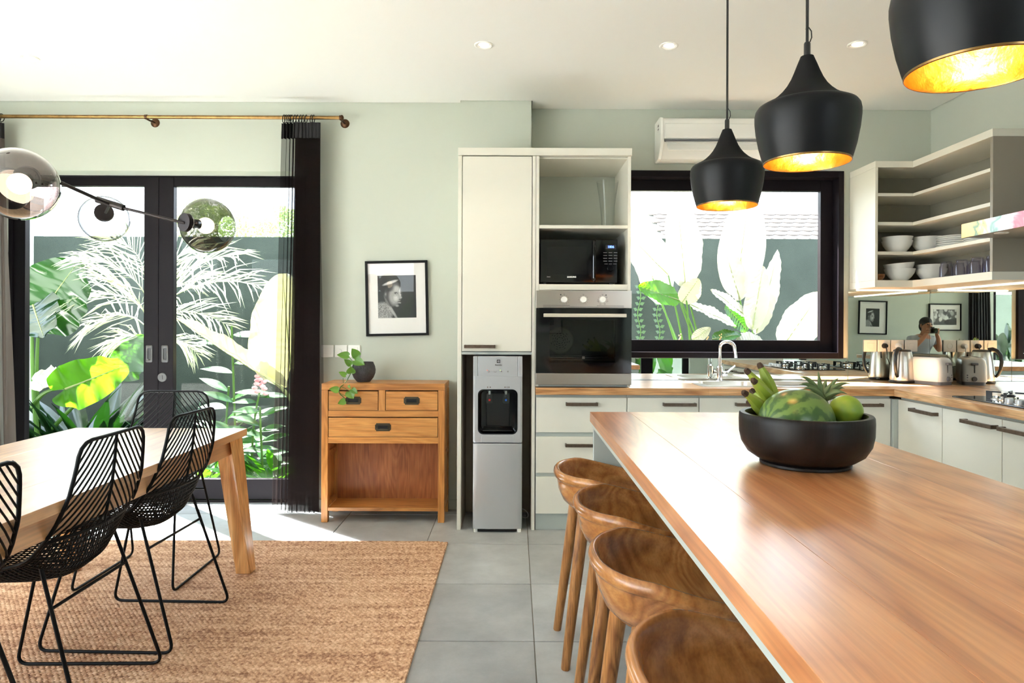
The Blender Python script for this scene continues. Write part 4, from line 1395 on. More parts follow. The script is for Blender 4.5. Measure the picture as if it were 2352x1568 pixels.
# cooker hood
def hood_reflection():  # colour bands painted in place of the view mirrored in the front
    m = mat('painted_reflection_glass', srgb(230, 225, 220), .12, 0.1, spec=.3)
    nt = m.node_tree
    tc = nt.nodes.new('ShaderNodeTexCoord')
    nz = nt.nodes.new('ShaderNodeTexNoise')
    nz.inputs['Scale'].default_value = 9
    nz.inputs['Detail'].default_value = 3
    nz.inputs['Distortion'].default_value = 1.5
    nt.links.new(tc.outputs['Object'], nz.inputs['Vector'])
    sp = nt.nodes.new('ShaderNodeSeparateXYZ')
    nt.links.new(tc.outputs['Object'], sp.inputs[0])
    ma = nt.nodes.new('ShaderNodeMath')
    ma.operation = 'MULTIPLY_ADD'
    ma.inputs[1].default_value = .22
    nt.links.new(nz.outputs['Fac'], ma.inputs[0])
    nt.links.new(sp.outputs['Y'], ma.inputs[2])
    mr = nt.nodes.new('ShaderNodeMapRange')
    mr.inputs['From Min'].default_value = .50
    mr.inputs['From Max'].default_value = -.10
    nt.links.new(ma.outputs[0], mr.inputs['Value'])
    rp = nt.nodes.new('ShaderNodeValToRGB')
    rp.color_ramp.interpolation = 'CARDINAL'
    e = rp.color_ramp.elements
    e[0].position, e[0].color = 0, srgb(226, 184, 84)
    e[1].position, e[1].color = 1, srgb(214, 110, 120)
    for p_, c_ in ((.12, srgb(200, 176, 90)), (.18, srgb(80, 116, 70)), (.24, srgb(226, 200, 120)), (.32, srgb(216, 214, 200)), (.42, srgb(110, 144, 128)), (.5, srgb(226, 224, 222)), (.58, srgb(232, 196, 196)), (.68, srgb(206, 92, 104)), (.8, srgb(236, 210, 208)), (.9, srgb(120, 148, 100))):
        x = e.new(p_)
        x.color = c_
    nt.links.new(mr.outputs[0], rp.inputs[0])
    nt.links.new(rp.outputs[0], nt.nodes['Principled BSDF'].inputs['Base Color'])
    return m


hood = thing('cooker_hood', (2.74, 3.3, 1.785), 'slim mirror fronted cooker hood beside the corner shelves', 'hood')
MB().box(2.472, 2.99, 2.75, 3.70, 1.800, 1.86).build('hood_body', M['steel'], hood, smooth=0)
MB().box(2.464, 2.4715, 2.75, 3.70, 1.786, 1.862).build('glass_front', hood_reflection(), hood, smooth=0)
MB().box(2.472, 2.99, 2.75, 3.70, 1.788, 1.7995).build('underside', M['steel'], hood, smooth=0)
for y in (2.95, 3.5):
    MB().lathe([(0, .004), (.03, .004), (.034, 0)], 20, (2.54, y, 1.788), (0, 0, -1)).build('hood_lamp', M['white_plastic'], hood)
MB().box(2.78, 2.99, 3.05, 3.40, 1.86, 2.84).build('flue', M['steel'], hood, smooth=0)

# air conditioner
ac = thing('air_conditioner', (1.42, 4.74, 2.46), 'white wall mounted split air conditioner above the kitchen window', 'air conditioner')
ax0, ax1 = 1.005, 1.815
_prof = [(4.838, 2.462), (4.838, 2.748), (4.675, 2.748), (4.652, 2.738), (4.638, 2.715), (4.630, 2.575), (4.640, 2.548), (4.70, 2.482), (4.72, 2.466)]
MB().prism([(y, z) for y, z in _prof], ax0, ax0 + .022, 'x').prism([(y, z) for y, z in _prof], ax1 - .022, ax1, 'x').build('end_cap', M['white_plastic'], ac, bevel=.004)
_p2 = [(4.838, 2.464), (4.838, 2.744), (4.678, 2.744), (4.656, 2.735), (4.643, 2.714), (4.636, 2.59), (4.66, 2.585), (4.68, 2.51), (4.72, 2.468)]
MB().prism(_p2, ax0 + .022, ax1 - .022, 'x').build('body', M['white_plastic'], ac, bevel=.002)
MB().prism([(4.6355, 2.695), (4.628, 2.69), (4.622, 2.60), (4.626, 2.592), (4.634, 2.592)], ax0 + .03, ax1 - .03, 'x').build('front_panel', M['white_plastic'], ac, bevel=.0015)
MB().box(ax0 + .03, ax1 - .03, 4.634, 4.66, 2.574, 2.582).build('air_slot', M['grey_plastic'], ac, smooth=0)
_lr = Matrix.Rotation(math.radians(-30), 3, 'X')
MB().box(ax0 + .05, ax1 - .05, 4.645, 4.652, 2.505, 2.56, _lr).build('louver', M['white_plastic'], ac, bevel=.002)
MB().box(ax0 + .04, ax1 - .04, 4.640, 4.66, 2.567, 2.571).build('vent_lip', M['white_plastic'], ac, smooth=0)
p = at(1538, 317, 4.622)
text('lettering', 'DAIKIN', .013, M['grey_plastic'], ac, (p.x, 4.6235, 2.606), bold=.0003)
MB().box(ax0 - .0006, ax0, 4.69, 4.735, 2.655, 2.715).build('sticker', M['mat_board'], ac, smooth=0)
MB().box(ax0 - .0010, ax0 - .0006, 4.70, 4.725, 2.668, 2.678).box(ax0 - .001, ax0 - .0006, 4.70, 4.725, 2.69, 2.705).build('sticker_print', M['dark_ink'], ac, smooth=0)


# ------------------------------------------------------------------ island, stools, fruit, pendants
isl = thing('kitchen_island', (.79, 1.7, 0), 'kitchen island with thick teak top over a pale grey base', 'island')
IX0, IX1, IY0, IY1 = .3435, 1.238, .36, 3.045
_w = (IX1 - IX0) / 5
for k in range(5):
    MB().box(IX0 + k * _w + .0001, IX0 + (k + 1) * _w - .0001, IY0, IY1, .862, .905).build('plank', M['teak_y'], isl, bevel=.0012 if k in (0, 4) else .0004, smooth=0)
MB().box(IX0 + .009, IX1 - .009, IY0 + .02, IY1 - .012, .838, .8615).build('sub_top', M['pale_green'], isl, smooth=0)
MB().box(IX0 + .012, IX1 - .012, IY1 - .045, IY1 - .018, 0, .8375).build('end_panel', M['pale_green'], isl, bevel=.0015)
MB().box(.70, IX1 - .02, IY0 + .05, IY1 - .046, .09, .8375).build('base_body', M['pale_green'], isl, smooth=0)
MB().box(.73, IX1 - .05, IY0 + .08, IY1 - .046, 0, .0895).build('plinth', M['pale_green'], isl, smooth=0)


def make_stool():
    t = thing('bar_stool', (0, 0, 0), 'x', 'stool', 'teak bar stools along the island')
    A, B = .236, .242

    def zr(th):
        c = (1 - math.cos(th)) / 2            # 0 at the front, 1 at the back
        return .655 + .072 * min(1, c * 1.35) ** 1.3

    def P(s, th):
        e = 2.35
        c, q = math.cos(th), math.sin(th)
        k = (abs(c) ** e + abs(q) ** e) ** (-1 / e)
        return s * A * k * c, s * B * k * q
    prof = [(0, 'a', .612), (.35, 'a', .612), (.6, 'a', .616), (.76, 'm', .25), (.86, 'm', .6), (.885, 'r', -.026), (.898, 'r', -.012), (.925, 'r', -.002), (.96, 'r', -.001), (.99, 'r', -.009), (1.0, 'r', -.020), (.99, 'r', -.030), (.962, 'r', -.036), (.938, 'r', -.040), (.936, 'r', -.048), (.912, 'o', .62), (.85, 'o', .32), (.75, 'o', .12), (.6, 'a', .571), (.3, 'a', .566), (0, 'a', .566)]
    n = 56
    mb = MB()
    rows = []
    for s, kind, v in prof:
        row = []
        for k in range(n if s else 1):
            th = 2 * PI * k / n
            z = {'a': v, 'r': zr(th) + v}.get(kind)
            if kind == 'm':
                z = .616 + (zr(th) - .022 - .616) * v
            elif kind == 'o':
                z = .571 + (zr(th) - .046 - .571) * v
            x, y = P(s, th)
            mb.v.append((x, y, z))
            row.append(len(mb.v) - 1)
        rows.append(row)
    for a, b in zip(rows, rows[1:]):
        for k in range(n):
            l = (k + 1) % n
            if len(a) == 1:
                mb.f.append((a[0], b[k], b[l]))
            elif len(b) == 1:
                mb.f.append((a[k], b[0], a[l]))
            else:
                mb.f.append((a[k], b[k], b[l], a[l]))
    mb.build('seat_shell', M['stool'], t, smooth=70)
    for sx, sy in ((-1, 1), (-1, -1), (1, 1), (1, -1)):
        top = Vector((sx * .128, sy * .128, .60))
        bot = Vector((sx * (.205 if sx < 0 else .19), sy * .165, 0))
        pts = [bot + (top - bot) * q for q in (0, .006, .3, .6, .85, 1)]
        MB().tube(pts, [.0155, .017, .0195, .0225, .0245, .0245], 14).build('leg', M['stool_leg'], t, smooth=50)
    return t


_sl = ['teak bar stool at the far end of the island', 'second teak bar stool from the far end of the island', 'third teak bar stool from the far end of the island', 'nearest teak bar stool, cropped by the picture edge']
st0 = make_stool()
for k, y in enumerate((2.70, 2.215, 1.70, 1.145)):
    s = st0 if k == 0 else copy_thing(st0, (0, 0, 0))
    s.location = (.392 + (.004, .040, .036, .040)[k], y, 0)
    s.rotation_euler = (0, 0, (.03, -.02, .02, -.03)[k])
    s['label'] = _sl[k]

# fruit bowl
fb = thing('fruit_bowl', (.830, 1.915, .905), 'large black wooden bowl of fruit on the island top', 'bowl')
BC = Vector((.830, 1.915, .905))
MB().lathe([(0, .0), (.124, .0), (.128, .003), (.128, .009), (.122, .012), (.140, .019), (.164, .035), (.181, .062), (.187, .09), (.188, .125), (.187, .141), (.184, .145), (.170, .145), (.167, .141), (.166, .10), (.158, .065), (.135, .04), (.10, .03), (0, .028)], 64, BC, sx=.955, sy=.955).build('bowl_body', M['black_wood'], fb, smooth=45)
fb_o = fb


def melon_mat():
    m = bpy.data.materials.new('striped_melon_skin')
    m.use_nodes = True
    nt = m.node_tree
    L = nt.links.new
    p = nt.nodes['Principled BSDF']
    p.inputs['Roughness'].default_value = .3
    tc = nt.nodes.new('ShaderNodeTexCoord')
    nz = nt.nodes.new('ShaderNodeTexNoise')
    nz.inputs['Scale'].default_value = 18
    nz.inputs['Detail'].default_value = 4
    L(tc.outputs['Object'], nz.inputs['Vector'])
    sp = nt.nodes.new('ShaderNodeSeparateXYZ')
    L(tc.outputs['Object'], sp.inputs[0])
    at2 = nt.nodes.new('ShaderNodeMath')
    at2.operation = 'ARCTAN2'
    L(sp.outputs['Y'], at2.inputs[0])
    L(sp.outputs['Z'], at2.inputs[1])
    ma = nt.nodes.new('ShaderNodeMath')
    ma.operation = 'MULTIPLY_ADD'
    ma.inputs[1].default_value = 1.0
    L(nz.outputs['Fac'], ma.inputs[0])
    L(at2.outputs[0], ma.inputs[2])
    mu = nt.nodes.new('ShaderNodeMath')
    mu.operation = 'MULTIPLY'
    mu.inputs[1].default_value = 11.0
    L(ma.outputs[0], mu.inputs[0])
    si = nt.nodes.new('ShaderNodeMath')
    si.operation = 'SINE'
    L(mu.outputs[0], si.inputs[0])
    n2 = nt.nodes.new('ShaderNodeTexNoise')
    n2.inputs['Scale'].default_value = 60
    L(tc.outputs['Object'], n2.inputs['Vector'])
    ad = nt.nodes.new('ShaderNodeMath')
    ad.operation = 'MULTIPLY_ADD'
    ad.inputs[1].default_value = .3
    L(si.outputs[0], ad.inputs[0])
    L(n2.outputs['Fac'], ad.inputs[2])
    rp = nt.nodes.new('ShaderNodeValToRGB')
    e = rp.color_ramp.elements
    e[0].position, e[0].color = .35, srgb(104, 130, 60)
    e[1].position, e[1].color = .66, srgb(60, 92, 42)
    L(ad.outputs[0], rp.inputs[0])
    L(rp.outputs[0], p.inputs['Base Color'])
    return m


mel = MB().ball((0, 0, 0), 1.0, 36, 24, (.112, .093, .092)).build('watermelon', melon_mat(), smooth=80)
mel.location = (at(1830, 955, 1.90).x, 1.90, .905 + .032 + .092)
mel.rotation_euler = (.3, .05, math.radians(24))
tag(mel, 'striped green watermelon in the middle of the black bowl', 'watermelon')


def fruit_mat(name, c1, c2, rough=.35, scale=14):
    m = mat(name, c1, rough)
    nt = m.node_tree
    p = nt.nodes['Principled BSDF']
    tc = nt.nodes.new('ShaderNodeTexCoord')
    nz = nt.nodes.new('ShaderNodeTexNoise')
    nz.inputs['Scale'].default_value = scale
    nz.inputs['Detail'].default_value = 4
    nt.links.new(tc.outputs['Object'], nz.inputs['Vector'])
    rp = nt.nodes.new('ShaderNodeValToRGB')
    e = rp.color_ramp.elements
    e[0].position, e[0].color = .38, c1
    e[1].position, e[1].color = .66, c2
    nt.links.new(nz.outputs['Fac'], rp.inputs[0])
    nt.links.new(rp.outputs[0], p.inputs['Base Color'])
    return m


lime = MB().ball((0, 0, 0), .046, 28, 18, (1, 1, .98)).build('green_orange', fruit_mat('green_orange_skin', srgb(150, 168, 44), srgb(118, 148, 48)), smooth=80)
lime.location = (at(1943, 945, 1.93).x, 1.93, at(1943, 943, 1.93).z)
tag(lime, 'round yellow green citrus fruit at the right of the bowl', 'fruit')
lim2 = lime.copy()
COL.objects.link(lim2)
lim2.location = (lime.location.x + .004, 1.95, lime.location.z - .083)
tag(lim2, 'green citrus fruit lying underneath at the right of the bowl', 'fruit')

ban = thing('banana_hand', (.76, 2.0, .95), 'hand of green bananas leaning out of the left side of the bowl', 'bananas')
bmat = fruit_mat('green_banana_skin', srgb(136, 156, 52), srgb(172, 180, 78), .4, 9)
btip = mat('brown_banana_tip', srgb(66, 46, 32), .8)
_root = Vector((at(1800, 965, 2.02).x, 2.03, .985))
for k, (px, py, Y) in enumerate(((1746, 840, 2.06), (1717, 853, 2.03), (1732, 875, 1.97), (1711, 903, 1.93), (1729, 899, 2.06), (1722, 925, 2.02))):
    tip = at(px, py, Y)
    root = _root + Vector((.012 * (k % 3), -.022 * (k // 2) + .02, -.012 * k))
    d = tip - root
    bow = Vector((.25, .05, .5)) * d.length * .22
    mid = root + d * .5 + bow
    pts = bez(root, mid, tip, 12)
    rad = [.010, .016, .019, .0205, .021, .021, .021, .0205, .0195, .0175, .0145, .0105, .008]
    b = MB().tube(pts, rad, 6, flat=1.0).build('banana', bmat, ban, smooth=28)
    e = (pts[-1] - pts[-2]).normalized()
    MB().tube([pts[-1] - e * .006, pts[-1] + e * .004, pts[-1] + e * .010], [.0098, .0092, .006], 8).build('tip', btip, b)
_st = MB().tube([_root + Vector((.0, .0, -.05)), _root + Vector((.005, 0, 0)), _root + Vector((.03, .0, .012))], [.022, .022, .012], 8).build('stalk', bmat, ban)

pin = thing('pineapple', (.93, 2.05, .94), 'pineapple with a spiky leaf crown at the back of the bowl', 'pineapple')
pc = at(1891, 918, 2.05)
_pm = fruit_mat('pineapple_rind', srgb(120, 88, 40), srgb(90, 100, 46), .6, 30)
_pb = MB().ball((pc.x - .03, pc.y + .01, pc.z - .045), .052, 20, 14, (1.0, .9, .9))
_pb.build('fruit_body', _pm, pin)
_cm = leaf_mat('pineapple_leaf', srgb(120, 140, 96), srgb(130, 150, 80), .15, .4)
_rn = random.Random(4)
_tips = [(1879, 853), (1838, 865), (1952, 881), (1836, 883), (1925, 869), (1946, 905), (1857, 887), (1911, 880), (1940, 892), (1898, 872), (1850, 902), (1930, 915), (1935, 902), (1868, 900), (1905, 935), (1880, 925), (1915, 900), (1860, 880), (1845, 893), (1920, 890)]
for k, (px, py) in enumerate(_tips):
    tip = at(px, py, 2.05 + _rn.uniform(-.05, .05))
    base = pc + Vector((_rn.uniform(-.008, .008), _rn.uniform(-.01, .01), _rn.uniform(-.005, .012)))
    d = tip - base
    mid = base + d * .55 + Vector((0, 0, .3 * abs(d.x) + .004))
    pts = bez(base, mid, tip, 7)
    side = d.cross(Vector((0, -1, .3))).normalized()
    w = [.008, .0095, .009, .008, .0065, .0045, .0025, .0006]
    vs, fs = [], []
    for i, q in enumerate(pts):
        nrm = side.cross(d).normalized()
        vs += [q - side * w[i], q + nrm * w[i] * .5, q + side * w[i]]
    for i in range(7):
        fs += [(3 * i, 3 * i + 1, 3 * i + 4, 3 * i + 3), (3 * i + 1, 3 * i + 2, 3 * i + 5, 3 * i + 4)]
    MB().add(vs, fs).build('leaf', _cm, pin, thick=.0012)

# pendant lamps
def make_pendant():
    t = thing('pendant_lamp', (0, 0, 0), 'x', 'lamp', 'black pendant lamps over the island')
    outer = [(.1085, 0), (.1125, .012), (.1215, .045), (.1290, .085), (.1322, .115), (.1322, .130), (.1300, .142), (.1245, .150), (.1180, .1535)]
    MB().lathe(outer, 64).build('shade', M['matte_black'], t, smooth=40)
    neck = [(.1185, .1532), (.1100, .1575), (.0940, .1655), (.0790, .1760), (.0640, .1900), (.0510, .2060), (.0405, .2240), (.0320, .2440), (.0245, .2640), (.0180, .2800), (.0165, .2840), (.013, .2855), (0, .286)]
    MB().lathe(neck, 64).build('neck', M['black_soft'], t, smooth=40)
    inner = [(.1085, 0), (.1075, .002), (.1175, .045), (.1250, .085), (.1275, .115), (.1240, .14), (.1080, .152), (.09, .163), (.062, .185), (.04, .215), (.03, .235), (0, .236)]
    MB().lathe(inner, 64).build('gold_lining', M['gold'], t, smooth=60)
    MB().lathe([(.1083, -.0008), (.1098, .0006), (.1102, .004)], 64).build('rim', M['brass'], t)
    MB().lathe([(0, .235), (.016, .235), (.016, .175), (0, .175)], 16).build('lamp_holder', M['black_plastic'], t)
    MB().lathe([(0, .176), (.013, .17), (.016, .155), (.027, .13), (.030, .11), (.027, .09), (.016, .077), (0, .073)], 24).build('bulb', M['bulb'], t, smooth=80)
    cn = MB().lathe([(.0085, .285), (.0085, .318), (.0065, .322), (0, .322)], 14).tube([(.006, 0, .32), (.012, 0, .335), (.011, 0, .352), (.004, 0, .362), (-.004, 0, .357)], .0016, 6)
    cn.build('cord_grip', M['black_plastic'], t)
    MB().tube([(0, 0, .32), (0, 0, 2.85 - 1.74)], .0042, 8).build('cord', M['black_plastic'], t)
    MB().lathe([(0, 2.854 - 1.74), (.05, 2.854 - 1.74), (.05, 2.835 - 1.74), (.046, 2.832 - 1.74), (0, 2.832 - 1.74)], 24).build('ceiling_rose', M['matte_black'], t)
    return t


p0 = make_pendant()
_pl = ['smallest looking black pendant lamp, hung in front of the kitchen window', 'middle black pendant lamp with gold lining over the island', 'nearest black pendant lamp, cut by the top right corner']
for k, (x, y) in enumerate(((.786, 2.49), (.778, 1.79), (.782, 1.135))):
    o = p0 if k == 0 else copy_thing(p0, (0, 0, 0))
    o.location = (x, y, (1.742, 1.734, 1.732)[k])
    for c in kids(o):
        pass
    o['label'] = _pl[k]

# recessed ceiling lights
_dl = [(at(1111, 103, 3.73), 'recessed ceiling light above the tall cabinet'), (at(1536, 104, 3.73), 'recessed ceiling light between the two far pendants and tall cabinet'), (at(1969, 101, 3.70), 'recessed ceiling light near the corner shelf unit'), (at(68, 133, 3.94), 'recessed ceiling light over the dining end by the garden doors')]
d0 = None
for k, (p, lb) in enumerate(_dl):
    if d0 is None:
        d0 = thing('ceiling_light', (0, 0, 0), lb, 'light', 'recessed ceiling lights')
        MB().lathe([(.052, .001), (.052, -.004), (.046, -.006), (.036, -.003), (.034, .001)], 32).build('trim_ring', M['white_plastic'], d0)
        MB().lathe([(.036, .0005), (.022, -.0005), (.0, -.001)], 24).build('diffuser', M['downlight'], d0)
        o = d0
    else:
        o = copy_thing(d0, (0, 0, 0))
    o.location = (p.x, p.y, ZC)
    o['label'] = lb
    ld = bpy.data.lights.new('downlight_beam', 'SPOT')
    ld.energy = 16
    ld.color = (1.0, .80, .56)
    ld.spot_size = math.radians(80)
    ld.spot_blend = .8
    ld.shadow_soft_size = .03
    lo = bpy.data.objects.new('downlight_beam', ld)
    lo.location = (0, 0, -.012)
    lo.parent = o
    COL.objects.link(lo)


# ------------------------------------------------------------------ sideboard
sb_ = thing('sideboard', (-.86, 4.53, 0), 'honey coloured teak sideboard with three drawers and an open niche', 'sideboard')
S0, S1, SYF2, SYB, SH = -1.262, -.456, 4.388, 4.688, .910
HX_, HZ_ = M['honey_x'], M['honey_z']
MB().box(S0, S1, SYF2, SYB, SH - .043, SH).build('top', HX_, sb_, bevel=.0025, smooth=0)
PW = .042
for x0 in (S0, S1 - PW):
    for y0 in (SYF2, SYB - PW):
        MB().box(x0, x0 + PW, y0, y0 + PW, 0, SH - .0435).build('leg', HZ_, sb_, bevel=.002, smooth=0)
MB().box(S0 + .006, S0 + .018, SYF2 + PW, SYB - PW, .085, SH - .044).build('side_panel', HZ_, sb_, smooth=0)
MB().box(S1 - .018, S1 - .006, SYF2 + PW, SYB - PW, .085, SH - .044).build('side_panel', HZ_, sb_, smooth=0)
for z0, z1 in ((.42, .455), (.085, .12)):
    MB().box(S0 + .002, S0 + .03, SYF2 + PW, SYB - PW, z0, z1).box(S1 - .03, S1 - .002, SYF2 + PW, SYB - PW, z0, z1).build('side_rail', HX_, sb_, bevel=.001, smooth=0)
zf = lambda py: at(870, py, SYF2).z
A0, A1 = S0 + PW + .0005, S1 - PW - .0005
MB().box(A0, A1, SYF2 + .003, SYF2 + .03, zf(957), zf(943)).build('rail', HX_, sb_, bevel=.001, smooth=0)
MB().box(A0, A1, SYF2 + .003, SYF2 + .03, zf(1018), zf(1004)).build('rail', HX_, sb_, bevel=.001, smooth=0)
_mx = at(877, 920, SYF2).x
MB().box(_mx - .022, _mx + .022, SYF2 + .003, SYF2 + .03, zf(943) + .0005, SH - .0435).build('divider', HZ_, sb_, bevel=.001, smooth=0)
MB().box(A0, A1, SYF2 + .004, SYB - PW, zf(1174), zf(1166)).build('shelf', HX_, sb_, bevel=.0015, smooth=0)
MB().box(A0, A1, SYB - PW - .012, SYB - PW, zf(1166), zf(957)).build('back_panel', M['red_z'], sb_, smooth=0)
MB().box(A0, A1, SYF2 + .03, SYB - PW, zf(1004) + .001, zf(1004) + .012).build('niche_ceiling', HX_, sb_, smooth=0)


def campaign_pull(cx, cz, y, parent):
    w, h = .104, .052
    o = [(-w / 2 + .008, -h / 2), (w / 2 - .008, -h / 2), (w / 2 - .006, -h / 2 + .008), (w / 2, -h / 2 + .010), (w / 2, h / 2 - .010), (w / 2 - .006, h / 2 - .008), (w / 2 - .008, h / 2), (-w / 2 + .008, h / 2), (-w / 2 + .006, h / 2 - .008), (-w / 2, h / 2 - .010), (-w / 2, -h / 2 + .010), (-w / 2 + .006, -h / 2 + .008)]
    pl = MB().prism([(cx + a, cz + b) for a, b in o], y - .003, y, 'y').build('pull', M['antique'], parent, bevel=.0008, smooth=0)
    MB().box(cx - .036, cx + .036, y - .0035, y - .003, cz - .012, cz + .012).build('pull_recess', M['black_plastic'], pl, smooth=0)
    MB().tube([(cx - .034, y - .005, cz + .008), (cx - .034, y - .007, cz - .013), (cx + .034, y - .007, cz - .013), (cx + .034, y - .005, cz + .008)], .003, 6).build('pull_bail', M['antique'], pl)
    sc = MB()
    for s in (-1, 1):
        sc.lathe([(0, .0015), (.003, .0012), (.0034, 0)], 8, (cx + s * .043, y - .003, cz), (0, -1, 0))
    sc.build('screws', M['black_plastic'], pl)


for x0, x1, z0, z1 in ((A0 + .004, _mx - .026, zf(942), zf(897.5)), (_mx + .026, A1 - .004, zf(942), zf(897.5)), (A0 + .004, A1 - .004, zf(1003), zf(958.5))):
    d = MB().box(x0, x1, SYF2 + .002, SYF2 + .22, z0, z1 - .003).build('drawer', HX_, sb_, bevel=.0015, smooth=0)
    campaign_pull((x0 + x1) / 2, (z0 + z1) / 2, SYF2 + .002, d)

# stone pot with trailing pothos
pot = thing('potted_plant', (0, 0, 0), 'trailing pothos in a round black stone pot on the sideboard', 'plant')
PC = at(835, 877, 4.53)
PC.z = SH
pot.location = PC
MB().lathe([(0, 0), (.042, 0), (.046, .003), (.066, .028), (.078, .058), (.0805, .080), (.076, .105), (.066, .128), (.064, .133), (.060, .133), (.060, .128), (.068, .10), (.068, .07), (0, .06)], 40, PC).build('pot', M['stone_pot'], pot, smooth=50)
MB().lathe([(0, .118), (.061, .112)], 24, PC).build('soil', M['soil'], pot)
YP = 4.46


def heart_leaf(base, tip, width, normal, m, parent, curl=.15, name='leaf', n=9, wavy=0.0):
    base, tip = Vector(base), Vector(tip)
    d = tip - base
    N = Vector(normal)
    N = (N - d.normalized() * N.dot(d.normalized())).normalized()
    S = d.cross(N).normalized()
    prof = [(-.10, .30), (-.06, .62), (.06, .92), (.2, 1.0), (.38, .96), (.56, .80), (.72, .58), (.86, .32), (.95, .13), (1.0, .01)]

    def P(u, v):
        i = u * (len(prof) - 1)
        a = min(int(i), len(prof) - 2)
        f = i - a
        t = prof[a][0] * (1 - f) + prof[a + 1][0] * f
        w = prof[a][1] * (1 - f) + prof[a + 1][1] * f
        s = v * 2 - 1
        if t < 0:
            t = t * abs(s) ** .8
        wv = wavy * math.sin(u * 22 + (3 if s > 0 else 0)) * abs(s) ** 2
        return base + d * t + S * (s * w * width / 2) + N * (width * (.16 * abs(s) - curl * t * t) + wv * width)
    return MB().grid(P, n, 6).build(name, m, parent, smooth=180)


def V(px, py, dy=0):
    return at(px, py, YP + dy)


_po = M['pothos']
_stm = MB()
_root = V(813, 835, .03)
_main = fillet([_root, V(807, 855), V(793, 880, -.06), V(782, 888, -.09), V(778, 897, -.095), V(781, 906, -.095), V(790, 912, -.095), V(793, 920, -.095)], .03)
_stm.tube(_main, .0028, 6)
_vines = [((813, 833), (801, 819)), ((815, 832), (820, 820)), ((789, 880), (788, 868)), ((783, 887), (803, 897)), ((780, 903), (797, 910)), ((808, 850), (808, 842)), ((818, 832), (824, 832)), ((808, 836), (804, 838))]
for a, b in _vines:
    k = -.09 if a[1] > 875 else -.01
    _stm.tube([V(*a, k), V(*b, k - .01)], .002, 5)
_stm.build('vine', M['stem'], pot)
_lv = [((801, 817), (774, 815), 30, -.02), ((821, 819), (808, 800), 34, -.02), ((815, 828), (838, 838), 36, -.05), ((806, 838), (790, 825), 25, -.02), ((806, 856), (806, 841), 34, -.03), ((794, 862), (778, 854), 20, -.07), ((777, 896), (756, 893), 26, -.10), ((802, 899), (812, 916), 36, -.11), ((803, 890), (803, 883), 16, -.1), ((809, 894), (822, 904), 22, -.11), ((793, 921), (776, 927), 26, -.10)]
for b, t, w, k in _lv:
    heart_leaf(V(*b, k), V(*t, k - .015), .62 * w / FPX * YP, (random.Random(b[0]).uniform(-.3, .3), -1, .45), _po, pot, .1)

# ------------------------------------------------------------------ framed pictures
def portrait_image(w, h):
    """dark print of a head in a light headband turned to the right, all drawn from soft ellipses"""
    yy, xx = np.mgrid[0:h, 0:w]
    x = (xx + .5) / w
    y = (yy + .5) / h * 1.12                # y down
    rn = np.random.RandomState(3)
    nz = rn.rand(h, w)
    img = np.full((h, w), .018)

    def ell(cx, cy, rx, ry, a=0, soft=.18):
        c, s = math.cos(a), math.sin(a)
        u = ((x - cx) * c + (y - cy) * s) / rx
        v = (-(x - cx) * s + (y - cy) * c) / ry
        return np.clip((1 - np.sqrt(u * u + v * v)) / soft, 0, 1)

    def put(mask, val):
        nonlocal img
        img = img * (1 - mask) + val * mask
    put(ell(.10, 1.02, .30, .36, .35, .2), .20 + .3 * (nz - .3))            # shoulder
    put(ell(.36, .92, .045, .34, -.55, .5) * .9, .38)                       # scarf edge
    put(ell(.40, .49, .24, .36, .12, .12), .07)                             # head mass
    put(ell(.45, .52, .185, .30, .10, .35), .34)                            # face
    put(ell(.49, .36, .11, .10, 0, .6), .48)                                # brow
    put(ell(.47, .60, .09, .10, 0, .7), .58)                                # cheek
    put(ell(.58, .47, .022, .13, -.12, .6), .62)                            # nose ridge
    put(ell(.60, .585, .04, .035, 0, .6), .40)                              # nose tip
    put(ell(.57, .635, .035, .016, 0, .6), .03)
    put(ell(.475, .465, .06, .035, .1, .6), .04)                            # eye socket
    put(ell(.61, .475, .03, .03, 0, .6), .05)
    put(ell(.487, .478, .022, .014, 0, .6), .5)
    put(ell(.482, .475, .009, .010, 0, .6), .02)
    put(ell(.56, .70, .06, .016, .15, .5), .03)                             # mouth
    put(ell(.565, .722, .05, .018, .15, .5), .42)
    put(ell(.50, .80, .06, .04, 0, .7), .30)                                # chin
    put(ell(.20, .50, .05, .085, .1, .5), .12)                              # ear
    put(ell(.205, .49, .02, .045, .1, .6), .3)
    put(ell(.33, .19, .24, .045, -.32, .4), .62)                            # headband
    put(ell(.30, .33, .16, .12, 0, .5) * .8, .02)
    put(ell(.24, .70, .03, .22, -.5, .6) * .6, .22)
    img = img * (.9 + .2 * nz)
    return img


def crowd_image(w, h):
    rn = np.random.RandomState(8)
    yy, xx = np.mgrid[0:h, 0:w]
    img = np.full((h, w), .08) + .03 * rn.rand(h, w)
    for _ in range(34):
        cx, cy, r = rn.uniform(0, w), rn.uniform(0, h * .7), rn.uniform(2.5, 5.5)
        m = np.clip((1 - np.hypot((xx - cx) / r, (yy - cy) / (r * 1.2))) / .4, 0, 1)
        img = img * (1 - m) + rn.choice([.05, .35, .6, .75]) * m
    m = np.clip((1 - np.hypot((xx - w * .25) / (w * .3), (yy - h * .8) / (h * .22))) / .2, 0, 1)
    return img * (1 - m) + .03 * m


